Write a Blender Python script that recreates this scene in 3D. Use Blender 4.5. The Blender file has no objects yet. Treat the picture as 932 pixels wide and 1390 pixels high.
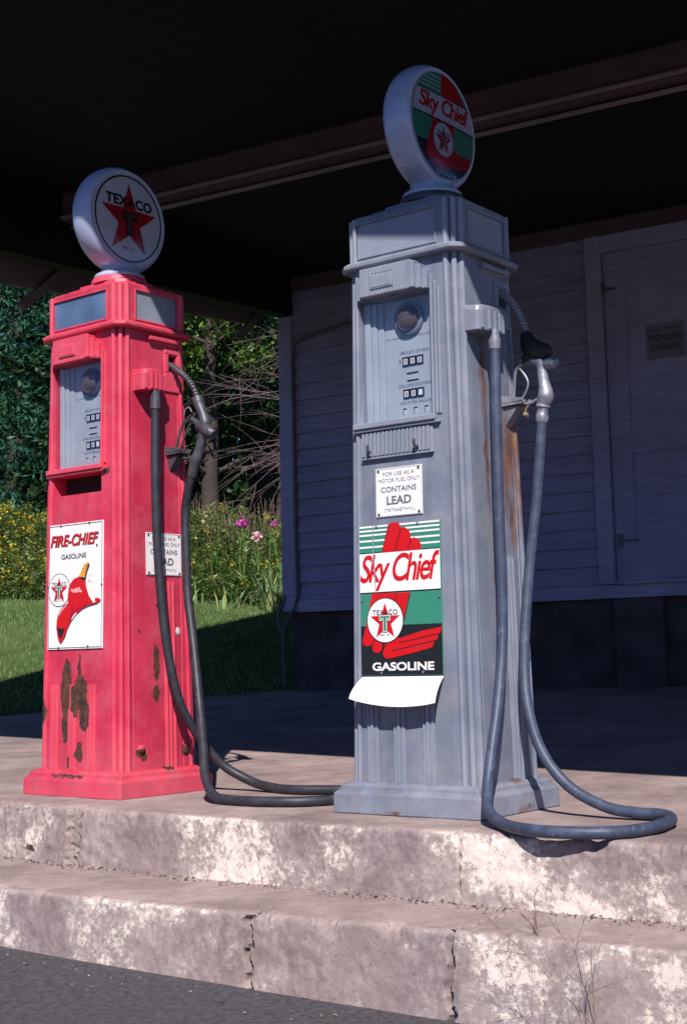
import bpy, math, random
from mathutils import Vector, noise, Matrix
random.seed(11)
R = math.radians
D = bpy.data
scene = bpy.context.scene
COL = scene.collection

# ------------------------------------------------------------------ camera
cd = D.cameras.new('camera'); cam = D.objects.new('camera', cd); COL.objects.link(cam)
cd.sensor_fit = 'VERTICAL'; cd.sensor_height = 36; cd.sensor_width = 24
cd.lens = 1930.15/1390*36
cd.shift_y = -45/1390
cd.clip_start = .05; cd.clip_end = 600
_p, _r = .1267, -.0238
F = Vector((0, math.cos(_p), math.sin(_p))); Rt = Vector((1, 0, 0)); U = Rt.cross(F)
R2 = math.cos(_r)*Rt + math.sin(_r)*U; U2 = -math.sin(_r)*Rt + math.cos(_r)*U
m = Matrix((R2, U2, -F)).transposed().to_4x4(); m.translation = (0, 0, .4227)
cam.matrix_world = m
scene.camera = cam

# ------------------------------------------------------------------ light
w = D.worlds.new('World'); scene.world = w; w.use_nodes = True
nt = w.node_tree
bg = nt.nodes['Background']; sky = nt.nodes.new('ShaderNodeTexSky')
sky.sky_type = 'NISHITA'; sky.sun_disc = False
sky.sun_elevation = R(45); sky.sun_rotation = R(180)
sky.air_density = 1.0; sky.dust_density = .4; sky.ozone_density = 5.0
tn = nt.nodes.new('ShaderNodeMix'); tn.data_type = 'RGBA'; tn.blend_type = 'MULTIPLY'; tn.inputs[0].default_value = 1; tn.inputs[7].default_value = (.72, .86, 1.3, 1)
nt.links.new(sky.outputs[0], tn.inputs[6]); nt.links.new(tn.outputs[2], bg.inputs[0]); bg.inputs[1].default_value = .05; sky.altitude = 300
sl = D.lights.new('sun', 'SUN'); sl.energy = 5.0; sl.angle = R(.5); sl.color = (1, .94, .9)
so = D.objects.new('sun', sl); COL.objects.link(so); so.rotation_euler = (R(45), 0, R(-1.5)); so.location = (0, -10, 12)
scene.view_settings.view_transform = 'Standard'; scene.view_settings.look = 'None'
scene.view_settings.exposure = .44; scene.view_settings.gamma = 1
scene.cycles.max_bounces = 6

# ------------------------------------------------------------------ tagging
def tag(o, label=None, cat=None, group=None, kind=None):
    if label: o['label'] = label
    if cat: o['category'] = cat
    if group: o['group'] = group
    if kind: o['kind'] = kind
    return o
def empty(name, loc=(0, 0, 0), rz=0):
    o = D.objects.new(name, None); COL.objects.link(o); o.location = loc; o.rotation_euler = (0, 0, rz)
    o.empty_display_size = .1
    return o

# ------------------------------------------------------------------ materials
class N:
    """small node helper"""
    def __init__(s, name):
        s.m = D.materials.new(name); s.m.use_nodes = True; s.t = s.m.node_tree
        s.b = s.t.nodes['Principled BSDF']; s.tc = s.t.nodes.new('ShaderNodeTexCoord')
    def n(s, typ, **kw):
        x = s.t.nodes.new('ShaderNode'+typ)
        for k, v in kw.items(): setattr(x, k, v)
        return x
    def l(s, a, b): s.t.links.new(a, b)
    def noise(s, scale, detail=4, rough=.55, vec=None, dist=0):
        x = s.n('TexNoise'); x.inputs['Scale'].default_value = scale; x.inputs['Detail'].default_value = detail
        x.inputs['Roughness'].default_value = rough; x.inputs['Distortion'].default_value = dist
        s.l(vec or s.tc.outputs['Object'], x.inputs['Vector']); return x.outputs['Fac']
    def ramp(s, fac, stops):
        x = s.n('ValToRGB'); e = x.color_ramp.elements
        while len(e) < len(stops): e.new(.5)
        for i, (p, c) in enumerate(stops):
            e[i].position = p; e[i].color = (c, c, c, 1) if isinstance(c, (int, float)) else (*c, 1)
        s.l(fac, x.inputs[0]); return x.outputs[0]
    def mix(s, fac, a, b, mode='MIX'):
        x = s.n('Mix', data_type='RGBA', blend_type=mode)
        for i, v in ((0, fac), (6, a), (7, b)):
            if isinstance(v, (int, float)): x.inputs[i].default_value = v if i == 0 else (v, v, v, 1)
            elif isinstance(v, tuple): x.inputs[i].default_value = (*v, 1)
            else: s.l(v, x.inputs[i])
        return x.outputs[2]
    def math(s, op, a, b=None, c=None, clamp=False):
        x = s.n('Math', operation=op); x.use_clamp = clamp
        for i, v in enumerate((a, b, c)):
            if v is None: continue
            if isinstance(v, (int, float)): x.inputs[i].default_value = v
            else: s.l(v, x.inputs[i])
        return x.outputs[0]
    def maprange(s, v, a, b, c=0., d=1.):
        x = s.n('MapRange'); s.l(v, x.inputs[0])
        for i, q in enumerate((a, b, c, d)): x.inputs[1+i].default_value = q
        return x.outputs[0]
    def bump(s, h, strength=.3, dist=.002):
        x = s.n('Bump'); x.inputs['Strength'].default_value = strength; x.inputs['Distance'].default_value = dist
        s.l(h, x.inputs['Height']); s.l(x.outputs[0], s.b.inputs['Normal'])
    def stretch(s, sx, sy, sz):
        x = s.n('Mapping'); x.inputs['Scale'].default_value = (sx, sy, sz)
        s.l(s.tc.outputs['Object'], x.inputs['Vector']); return x.outputs[0]
    def blobs(s, patches, wobble=.03, wscale=30):
        """mask of irregular patches: list of (centre xyz, radii xyz)"""
        nz = s.n('TexNoise'); nz.inputs['Scale'].default_value = wscale; nz.inputs['Detail'].default_value = 4
        s.l(s.tc.outputs['Object'], nz.inputs['Vector'])
        sub = s.n('VectorMath', operation='SUBTRACT'); s.l(nz.outputs['Color'], sub.inputs[0]); sub.inputs[1].default_value = (.5, .5, .5)
        sc = s.n('VectorMath', operation='SCALE'); s.l(sub.outputs[0], sc.inputs[0]); sc.inputs['Scale'].default_value = wobble*2
        ad = s.n('VectorMath', operation='ADD'); s.l(s.tc.outputs['Object'], ad.inputs[0]); s.l(sc.outputs[0], ad.inputs[1])
        out = None
        for c, r in patches:
            a = s.n('VectorMath', operation='SUBTRACT'); s.l(ad.outputs[0], a.inputs[0]); a.inputs[1].default_value = c
            d = s.n('VectorMath', operation='DIVIDE'); s.l(a.outputs[0], d.inputs[0]); d.inputs[1].default_value = r
            ln = s.n('VectorMath', operation='LENGTH'); s.l(d.outputs[0], ln.inputs[0])
            out = ln.outputs['Value'] if out is None else s.math('MINIMUM', out, ln.outputs['Value'])
        return out
    def set(s, col=None, rough=None, metal=None, spec=None):
        for k, v in (('Base Color', col), ('Roughness', rough), ('Metallic', metal), ('Specular IOR Level', spec)):
            if v is None: continue
            if isinstance(v, (int, float)): s.b.inputs[k].default_value = v
            elif isinstance(v, tuple): s.b.inputs[k].default_value = (*v, 1)
            else: s.l(v, s.b.inputs[k])
        return s.m

def simple(name, col, rough=.5, metal=0, var=.25, scale=12, bump=0, spec=.5, coat=0, bscale=None):
    n = N(name); f = n.noise(scale)
    d = tuple(c*(1-var) for c in col); l = tuple(min(1, c*(1+var*.6)) for c in col)
    n.set(n.ramp(f, [(.3, d), (.7, l)]), rough, metal, spec)
    if coat: n.b.inputs['Coat Weight'].default_value = coat
    if bump: n.bump(n.noise(bscale or scale*4), bump, .003)
    return n.m

M = {}
def paint_mat(name, base, chips=None, rust=None, coarse=.12):
    n = N(name)
    f1 = n.noise(5, 5, .6); f2 = n.noise(60, 4, .6); f3 = n.noise(3, 3, .5, n.stretch(9, 9, .7))
    dk = tuple(c*.80 for c in base); lt = tuple(min(1, c*1.12+.012) for c in base)
    col = n.ramp(f1, [(.3, dk), (.5, base), (.72, lt)])
    streak = n.ramp(f3, [(.36, .74), (.56, 1.0)])
    col = n.mix(.55, col, streak, 'MULTIPLY')
    speck = n.ramp(n.noise(170, 2, .5), [(.69, 0.), (.73, 1.)])
    col = n.mix(n.math('MULTIPLY', speck, .5), col, tuple(c*.35+.01 for c in base))
    chalk = n.maprange(n.noise(7, 6, .7), .44, .66, 0, .42)
    col = n.mix(chalk, col, (.30, .285, .30) if base[0] < .3 else tuple(min(1, c*.9+.10) for c in base))
    # grime near the foot
    sx = n.n('SeparateXYZ'); n.l(n.tc.outputs['Object'], sx.inputs[0])
    low = n.maprange(sx.outputs['Z'], .22, .0, 0, 1)
    g = n.math('MULTIPLY', n.math('MULTIPLY', low, n.ramp(n.noise(22, 5, .7), [(.42, 0.), (.62, 1.)])), .45)
    col = n.mix(g, col, (.10, .075, .065))
    # convex edges painted lighter: a highlight put into the colour, and wear
    geo = n.n('NewGeometry')
    edge = n.ramp(geo.outputs['Pointiness'], [(.53, 0.), (.6, 1.)])
    col = n.mix(n.math('MULTIPLY', edge, .5), col, tuple(min(1, c*1.35+.09) for c in base))
    rough = n.maprange(f1, .3, .7, .30, .52)
    h = n.math('ADD', n.math('MULTIPLY', f2, .45), n.math('MULTIPLY', n.noise(7, 2, .4), 5.0))
    h = n.math('ADD', h, n.math('MULTIPLY', n.ramp(n.noise(26, 4, .6), [(.38, 0.), (.44, 1.)]), .35))
    if rust:
        d = n.blobs(rust, .022, 16)
        inner = n.maprange(d, 1.15, .35, 0, 1)
        st = n.noise(4, 6, .65, n.stretch(22, 22, 2.2))
        mask = n.math('MULTIPLY', inner, n.ramp(st, [(.3, .25), (.55, 1.)]), clamp=True)
        rc = n.ramp(n.noise(24, 5, .7, n.stretch(1, 1, .4)), [(.3, (.03, .014, .012)), (.5, (.13, .045, .018)), (.68, (.26, .11, .04)), (.8, (.38, .27, .16))])
        col = n.mix(mask, col, rc)
    if chips:
        d = n.blobs([(c_, tuple(q*1.3 for q in r_)) for c_, r_ in chips], .015, 45)
        mask = n.ramp(d, [(.9, 1.), (.96, 0.)])
        rc = n.ramp(n.noise(35, 5, .7), [(.34, (.022, .013, .013)), (.5, (.07, .028, .020)), (.68, (.16, .06, .022))])
        col = n.mix(mask, col, rc)
        rough = n.mix(mask, rough, .85)
        h = n.math('SUBTRACT', h, n.math('MULTIPLY', mask, 2.0))
    n.set(col, rough, 0, .4)
    n.bump(h, .35, .0016)
    return n.m

M['red'] = paint_mat('weathered_red_paint', (.54, .030, .072), chips=[
    ((-.183, -.17, .271), (.017, .05, .034)), ((-.066, -.17, .345), (.022, .05, .085)), ((-.07, -.17, .235), (.013, .05, .055)),
    ((.008, -.17, .335), (.030, .05, .045)), ((.03, -.17, .265), (.026, .05, .045)), ((.0, -.17, .395), (.007, .05, .055)),
    ((-.018, -.17, .315), (.013, .05, .05)), ((.0, -.17, .14), (.014, .05, .028)), ((-.045, -.17, .108), (.008, .05, .016)),
    ((.205, -.01, .427), (.05, .013, .05)), ((.205, -.012, .326), (.05, .013, .022)), ((.205, -.085, .139), (.05, .022, .010)),
    ((.205, -.07, .128), (.05, .012, .016)), ((.205, .114, .136), (.05, .012, .014)),
    ((-.03, -.20, .066), (.07, .05, .004)), ((.19, .03, .082), (.08, .02, .005)),
    ((.13, -.17, 1.065), (.01, .05, .012)), ((.195, -.085, .53), (.04, .006, .008)), ((.195, .0, .62), (.04, .006, .006))])
M['grey'] = paint_mat('weathered_grey_blue_paint', (.165, .187, .245), rust=[
    ((.2, -.036, 1.2), (.05, .020, .17)), ((.2, -.036, 1.0), (.05, .013, .22)), ((.2, .10, 1.02), (.05, .075, .16)),
    ((.2, .14, .95), (.05, .045, .20)), ((.2, .065, .93), (.05, .022, .15)), ((.2, .09, .80), (.05, .025, .09)), ((.2, .165, .78), (.05, .012, .14)),
    ((-.03, -.21, .01), (.03, .04, .008)), ((.23, .02, .01), (.04, .05, .012)), ((.2, -.02, .62), (.04, .008, .1)),
    ((.23, .02, .085), (.05, .04, .008))])
M['bare'] = simple('pale_bare_patch', (.5, .48, .47), .7)
M['black'] = simple('black_enamel', (.012, .013, .014), .25, var=.1)
M['hole'] = simple('dark_inside', (.01, .01, .01), .9, var=.1)

def enamel(name, col):
    n = N(name); c = n.mix(n.maprange(n.noise(14, 6, .7), .5, .75, 0, .22), col, tuple(x*.55+.06 for x in col))
    c = n.mix(n.maprange(n.noise(130, 2, .5), .73, .76, 0, .8), c, (.07, .04, .03))
    n.set(c, n.maprange(n.noise(20), .3, .7, .16, .36), 0, .5); n.bump(n.noise(9, 2), .15, .003); return n.m
M['enamel_white'] = enamel('white_enamel', (.80, .775, .77))
M['enamel_red'] = enamel('red_enamel', (.56, .004, .005))
M['enamel_green'] = enamel('green_enamel', (.035, .22, .14))
M['enamel_yellow'] = simple('yellow_enamel', (.75, .32, .03), .3, var=.1)
M['dark_ink'] = simple('dark_ink', (.04, .045, .05), .35, var=.1)
M['grey_ink'] = simple('grey_ink', (.14, .14, .17), .5, var=.1)
M['soft_ink'] = simple('faded_grey_ink', (.22, .25, .31), .5, var=.1)
M['pink'] = simple('pink_highlight', (.8, .30, .32), .3, var=.05)
M['helmet_shade'] = simple('helmet_dark_red_print', (.42, .004, .01), .3, var=.05)
M['milk_glass'] = simple('milk_glass', (.38, .43, .60), .16, var=.10, scale=9, coat=.5)
M['face_white'] = simple('globe_lens_shaded_white', (.27, .28, .38), .12, var=.12, scale=11, coat=.6)  # darker lens white: the grey pump's dimmer light is put into the colour
M['face_lit'] = simple('globe_lens_lit_white', (.40, .40, .45), .12, var=.12, scale=11, coat=.6)  # same lens white, made brighter for the better lit globe of the red pump
M['face_red'] = simple('globe_lens_red', (.26, .005, .010), .12, var=.12, coat=.6)
M['face_green'] = simple('globe_lens_green', (.02, .13, .10), .12, var=.12, coat=.6)
M['face_tee'] = simple('globe_lens_faded_green', (.05, .02, .015), .2, var=.12, coat=.6)
M['face_dkgreen'] = simple('globe_lens_dark_green', (.008, .03, .02), .2, var=.12, coat=.6)
M['face_black'] = simple('globe_lens_black', (.01, .01, .014), .12, var=.1, coat=.6)
M['dial'] = simple('dial_enamel', (.44, .47, .50), .35, var=.16, scale=8)
M['brass'] = simple('dull_brass', (.34, .26, .17), .4, .4, scale=40)
M['metal'] = simple('worn_aluminium', (.27, .28, .33), .48, .45, var=.4, scale=30, bump=.3)
M['steel'] = simple('grey_steel', (.10, .10, .12), .5, .45, var=.4, scale=30, bump=.2)
M['screw'] = simple('rusty_screw', (.09, .06, .05), .6, .4, scale=90)
M['sight'] = simple('sight_glass', (.14, .09, .08), .06, var=.3, coat=1)
M['paper'] = simple('white_plate', (.80, .75, .76), .45, var=.04, scale=5)
M['notice'] = simple('faded_paper', (.16, .14, .20), .8, var=.1)

def rubber(name, col, sc):
    n = N(name)
    f = n.noise(25, 5, .65); g = n.noise(7, 4, .6)
    c = n.mix(n.ramp(f, [(.4, 0.), (.75, .75)]), tuple(x*.75 for x in col), tuple(x*1.45+.01 for x in col))
    c = n.mix(n.ramp(n.noise(60, 5, .7), [(.6, 0.), (.68, .5)]), c, tuple(x*2.6+.02 for x in col))
    n.set(c, .5, 0, .4); n.bump(n.noise(90), .3, .001); return n.m
M['hose_dark'] = rubber('dark_rubber_hose', (.026, .027, .036), 1)
M['hose_blue'] = rubber('faded_blue_grey_hose', (.048, .062, .105), 1)
M['boot'] = simple('black_rubber_boot', (.014, .016, .022), .6, var=.3)
def pane(name, tint, gloss, base=None):
    n = N(name); t = n.t
    tr = n.n('BsdfTransparent'); tr.inputs[0].default_value = (*tint, 1)
    gl = n.n('BsdfGlossy'); gl.inputs['Roughness'].default_value = .03
    lw = n.n('LayerWeight'); fr = n.n('Math', operation='MULTIPLY_ADD'); pw = n.n('Math', operation='POWER'); n.l(lw.outputs['Facing'], pw.inputs[0]); pw.inputs[1].default_value = 3
    n.l(pw.outputs[0], fr.inputs[0]); fr.inputs[1].default_value = .5; fr.inputs[2].default_value = gloss
    mx = n.n('MixShader'); n.l(fr.outputs[0], mx.inputs[0]); n.l(tr.outputs[0], mx.inputs[1]); n.l(gl.outputs[0], mx.inputs[2])
    n.l(mx.outputs[0], t.nodes['Material Output'].inputs[0]); return n.m
M['glass'] = pane('window_glass', (.93, .95, .97), .05)
M['sky_glass'] = simple('sky_tinted_glass', (.10, .16, .27), .12, var=.35, scale=7, coat=.6)  # opaque panel, the sky's reflection is put into its blue
M['dusty_sunlit'] = simple('dusty_sunlit_glass', (.22, .25, .30), .3, var=.2, scale=9)  # dusty glass with the sun's brightness put into its colour

# concrete
def concrete(name, peel):
    n = N(name)
    f1 = n.noise(2.2, 6, .65); f2 = n.noise(14, 6, .7); f3 = n.noise(120, 3, .6)
    col = n.ramp(f1, [(.3, (.18, .132, .128)), (.5, (.29, .22, .208)), (.7, (.39, .305, .28))])
    col = n.mix(.6, col, n.ramp(f2, [(.3, .62), (.6, 1.08)]), 'MULTIPLY')
    col = n.mix(.5, col, n.ramp(f3, [(.35, .75), (.6, 1.1)]), 'MULTIPLY')
    rough = .88
    h = n.math('ADD', n.math('MULTIPLY', f2, 1.), n.math('MULTIPLY', f3, .35))
    if peel:
        geo = n.n('NewGeometry'); sx = n.n('SeparateXYZ'); n.l(geo.outputs['True Normal'], sx.inputs[0])
        vert = n.ramp(n.math('ABSOLUTE', sx.outputs['Z']), [(.55, 1.), (.85, .12)])
        big = n.noise(3.3, 3, .5, dist=.4); fine = n.math('ADD', n.math('MULTIPLY', n.noise(17, 8, .75), .55), n.math('MULTIPLY', n.noise(75, 7, .75), .45))
        s_ = n.math('ADD', n.math('MULTIPLY', big, .85), n.math('MULTIPLY', fine, 1.15))
        mk = n.math('MULTIPLY', n.ramp(s_, [(1.02/2, 0.), (1.07/2, 0.)]), 1.)
        mk = n.maprange(s_, 1.06, 1.14, 0, 1)
        mk = n.math('MULTIPLY', mk, vert)
        # dark weathered old paint film
        film = n.maprange(n.noise(2.1, 5, .6), .40, .62, 0, 1)
        col = n.mix(n.math('MULTIPLY', n.math('MULTIPLY', film, vert), .60), col, (.165, .13, .14))
        chalk = n.maprange(s_, .93, 1.10, 0, .45)
        col = n.mix(n.math('MULTIPLY', chalk, vert), col, (.50, .42, .40))
        col = n.mix(n.math('MULTIPLY', mk, .84), col, (.72, .62, .55))
        st = n.ramp(n.noise(9, 7, .75), [(.32, 0.), (.26, .0), (.40, .0)])
        dk = n.maprange(n.noise(6.5, 7, .75), .36, .28, 0, .75)
        col = n.mix(dk, col, (.055, .045, .05))
        sp = n.maprange(n.noise(150, 2, .5), .66, .70, 0, .65)
        col = n.mix(sp, col, (.05, .04, .045))
        h = n.math('ADD', h, n.math('MULTIPLY', mk, .6))
    n.set(col, rough, 0, .25); n.bump(h, .55, .004); return n.m
M['step'] = concrete('peeling_painted_concrete', True)
M['slab'] = concrete('worn_concrete_slab', False)
M['asphalt'] = simple('asphalt', (.060, .055, .062), .9, var=.5, scale=60, bump=.8)
n = N('lawn_soil')
n.set(n.ramp(n.noise(1.5, 6, .7), [(.3, (.035, .06, .018)), (.55, (.07, .11, .03)), (.75, (.13, .12, .06))]), .95, 0, .1)
n.bump(n.noise(30), .8, .02); M['soil'] = n.m

def foliage(name, ramp, rough=.55, trans=.25):
    n = N(name); geo = n.n('NewGeometry')
    c = n.ramp(geo.outputs['Random Per Island'], ramp)
    n.set(c, rough, 0, .3)
    t = n.n('BsdfTranslucent'); n.l(c, t.inputs[0])
    mx = n.n('MixShader'); mx.inputs[0].default_value = trans
    n.l(n.b.outputs[0], mx.inputs[1]); n.l(t.outputs[0], mx.inputs[2])
    n.l(mx.outputs[0], n.t.nodes['Material Output'].inputs[0]); return n.m
M['leaf_dark'] = foliage('dark_leaves', [(0, (.008, .03, .014)), (.6, (.018, .055, .022)), (1, (.045, .11, .03))])
M['leaf_bright'] = foliage('bright_leaves', [(0, (.03, .075, .015)), (.5, (.07, .14, .025)), (1, (.19, .25, .05))])
M['needle'] = foliage('blue_green_needles', [(0, (.010, .055, .035)), (.5, (.022, .10, .06)), (1, (.045, .16, .085))], trans=.1)
M['weed'] = foliage('meadow_leaves', [(0, (.05, .10, .02)), (.4, (.12, .20, .05)), (.75, (.21, .29, .09)), (1, (.36, .38, .17))])
M['grass'] = foliage('lawn_grass', [(0, (.07, .14, .04)), (.5, (.13, .23, .07)), (.85, (.19, .29, .11)), (1, (.36, .33, .18))])
M['iris'] = foliage('iris_leaves', [(0, (.10, .20, .08)), (.7, (.2, .32, .14)), (1, (.42, .42, .14))])
M['goldenrod'] = foliage('goldenrod_blooms', [(0, (.38, .27, .01)), (1, (.65, .46, .02))])
M['magenta'] = foliage('magenta_petals', [(0, (.62, .06, .42)), (1, (.8, .16, .58))])
M['palepink'] = foliage('pale_pink_petals', [(0, (.75, .42, .5)), (1, (.85, .6, .65))])
M['bark'] = simple('bark', (.05, .038, .034), .95, var=.4, scale=9, bump=.8)
M['twig'] = simple('bare_twig_bark', (.17, .115, .125), .9, var=.3, scale=20)
M['deadstalk'] = simple('dry_stalks', (.22, .15, .12), .9, var=.3, scale=20)

def wood(name, col, bump=.25):
    n = N(name)
    f = n.noise(3, 6, .65, n.stretch(1.2, 8, 14)); g = n.noise(2.5, 4, .5)
    c = n.ramp(f, [(.3, tuple(x*.72 for x in col)), (.6, col), (.78, tuple(x*1.18 for x in col))])
    c = n.mix(.5, c, n.ramp(g, [(.35, .72), (.6, 1.05)]), 'MULTIPLY')
    fl = n.maprange(n.noise(9, 8, .8, n.stretch(.6, 1, 2)), .60, .66, 0, .6)
    c = n.mix(fl, c, tuple(x*.42 for x in col))
    n.set(c, .75, 0, .25); n.bump(f, bump, .003); return n.m
M['siding'] = wood('old_painted_clapboard', (.29, .275, .45))
M['trim'] = wood('old_painted_trim', (.34, .32, .50))
M['door'] = wood('old_painted_door', (.30, .285, .46))
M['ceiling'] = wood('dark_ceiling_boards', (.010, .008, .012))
M['beam'] = wood('dark_painted_beam', (.10, .062, .082))
M['beamtrim'] = wood('beam_moulding', (.24, .185, .225))
M['rake'] = wood('weathered_rake_board', (.20, .165, .165))
M['foundation'] = simple('rough_foundation_stone', (.062, .052, .060), .95, var=.5, scale=5, bump=.9)
M['roofing'] = simple('roof_shingles', (.05, .05, .055), .9, bump=.5)
M['conduit'] = simple('old_conduit', (.10, .10, .13), .6, .2)

# ------------------------------------------------------------------ mesh builder
class MB:
    def __init__(s): s.v = []; s.f = []; s.mi = []
    def add(s, vs, fs, mi=0):
        o = len(s.v); s.v += [tuple(v) for v in vs]; s.f += [tuple(i+o for i in f) for f in fs]; s.mi += [mi]*len(fs); return s
    def box(s, x0, x1, y0, y1, z0, z1, mi=0):
        return s.add([(x0,y0,z0),(x1,y0,z0),(x1,y1,z0),(x0,y1,z0),(x0,y0,z1),(x1,y0,z1),(x1,y1,z1),(x0,y1,z1)],
              [(0,3,2,1),(4,5,6,7),(0,1,5,4),(1,2,6,5),(2,3,7,6),(3,0,4,7)], mi)
    def hexa(s, low, high, mi=0):   # two quads, low then high
        return s.add(list(low)+list(high), [(3,2,1,0),(4,5,6,7),(0,1,5,4),(1,2,6,5),(2,3,7,6),(3,0,4,7)], mi)
    def loft(s, secs, mi=0, cap=True, closed=True):
        n = len(secs[0]); vs = [p for sec in secs for p in sec]; fs = []
        for k in range(len(secs)-1):
            for i in range(n if closed else n-1):
                j = (i+1) % n; fs.append((k*n+i, k*n+j, (k+1)*n+j, (k+1)*n+i))
        if cap: fs.append(tuple(range(n-1, -1, -1))); fs.append(tuple((len(secs)-1)*n+i for i in range(n)))
        return s.add(vs, fs, mi)
    def tube(s, path, r, seg=10, mi=0, cap=True):
        path = [Vector(p) for p in path]; n = len(path)
        rr = r if isinstance(r, (list, tuple)) else [r]*n
        t0 = (path[1]-path[0]).normalized()
        a = Vector((0, 0, 1)) if abs(t0.z) < .9 else Vector((1, 0, 0))
        nrm = (a - t0*a.dot(t0)).normalized(); secs = []
        for i, p in enumerate(path):
            t = (path[min(i+1, n-1)]-path[max(i-1, 0)]).normalized()
            nrm = (nrm - t*nrm.dot(t)).normalized(); b = t.cross(nrm)
            secs.append([p + (nrm*math.cos(q)+b*math.sin(q))*rr[i] for q in [2*math.pi*k/seg for k in range(seg)]])
        return s.loft(secs, mi, cap)
    def build(s, name, mats, parent=None, bevel=0, smooth=None, seg=2):
        me = D.meshes.new(name); me.from_pydata(s.v, [], s.f)
        for q in (mats if isinstance(mats, (list, tuple)) else [mats]): me.materials.append(M[q] if isinstance(q, str) else q)
        me.polygons.foreach_set('material_index', s.mi)
        if smooth is not None:
            me.polygons.foreach_set('use_smooth', [True]*len(me.polygons)); me.set_sharp_from_angle(angle=R(smooth))
        me.update()
        o = D.objects.new(name, me); COL.objects.link(o)
        if parent: o.parent = parent
        if bevel:
            b = o.modifiers.new('bevel', 'BEVEL'); b.width = bevel; b.segments = seg; b.limit_method = 'ANGLE'; b.angle_limit = R(35)
        return o
def catmull(pts, sub=8):
    P = [Vector(p) for p in pts]; out = []
    for i in range(len(P)-1):
        a = P[max(i-1, 0)]; b = P[i]; c = P[i+1]; d = P[min(i+2, len(P)-1)]
        for k in range(sub):
            t = k/sub
            out.append(.5*((2*b)+(c-a)*t+(2*a-5*b+4*c-d)*t*t+(3*b-a-3*c+d)*t**3))
    out.append(P[-1]); return out
def cut(o, boxes):
    mb = MB()
    for b in boxes: mb.box(*b)
    c = mb.build('cutter', [], o.parent)
    md = o.modifiers.new('cut', 'BOOLEAN'); md.object = c; md.solver = 'EXACT'; md.operation = 'DIFFERENCE'
    bpy.context.view_layer.update()
    dg = bpy.context.evaluated_depsgraph_get()
    me = D.meshes.new_from_object(o.evaluated_get(dg), depsgraph=dg)
    o.modifiers.remove(md); old = o.data; nm = old.name; o.data = me; D.meshes.remove(old); me.name = nm
    cm = c.data; D.objects.remove(c); D.meshes.remove(cm)

# ------------------------------------------------------------------ lettering
_tc = {}
def text2d(txt, bold=0., shear=0., spacing=1.):
    k = (txt, bold, shear, spacing)
    if k in _tc: return _tc[k]
    cu = D.curves.new('t', 'FONT'); cu.body = txt; cu.size = 1; cu.offset = bold; cu.shear = shear; cu.space_character = spacing
    cu.resolution_u = 5
    o = D.objects.new('t', cu); COL.objects.link(o); bpy.context.view_layer.update()
    dg = bpy.context.evaluated_depsgraph_get(); me = D.meshes.new_from_object(o.evaluated_get(dg), depsgraph=dg)
    vs = [(v.co.x, v.co.y) for v in me.vertices]; fs = [tuple(p.vertices) for p in me.polygons]
    x0 = min(v[0] for v in vs); x1 = max(v[0] for v in vs); y0 = min(v[1] for v in vs); y1 = max(v[1] for v in vs)
    vs = [((x-x0)/(x1-x0), (y-y0)/(y1-y0)) for x, y in vs]
    D.objects.remove(o); D.curves.remove(cu); D.meshes.remove(me)
    _tc[k] = (vs, fs); return vs, fs

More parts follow.
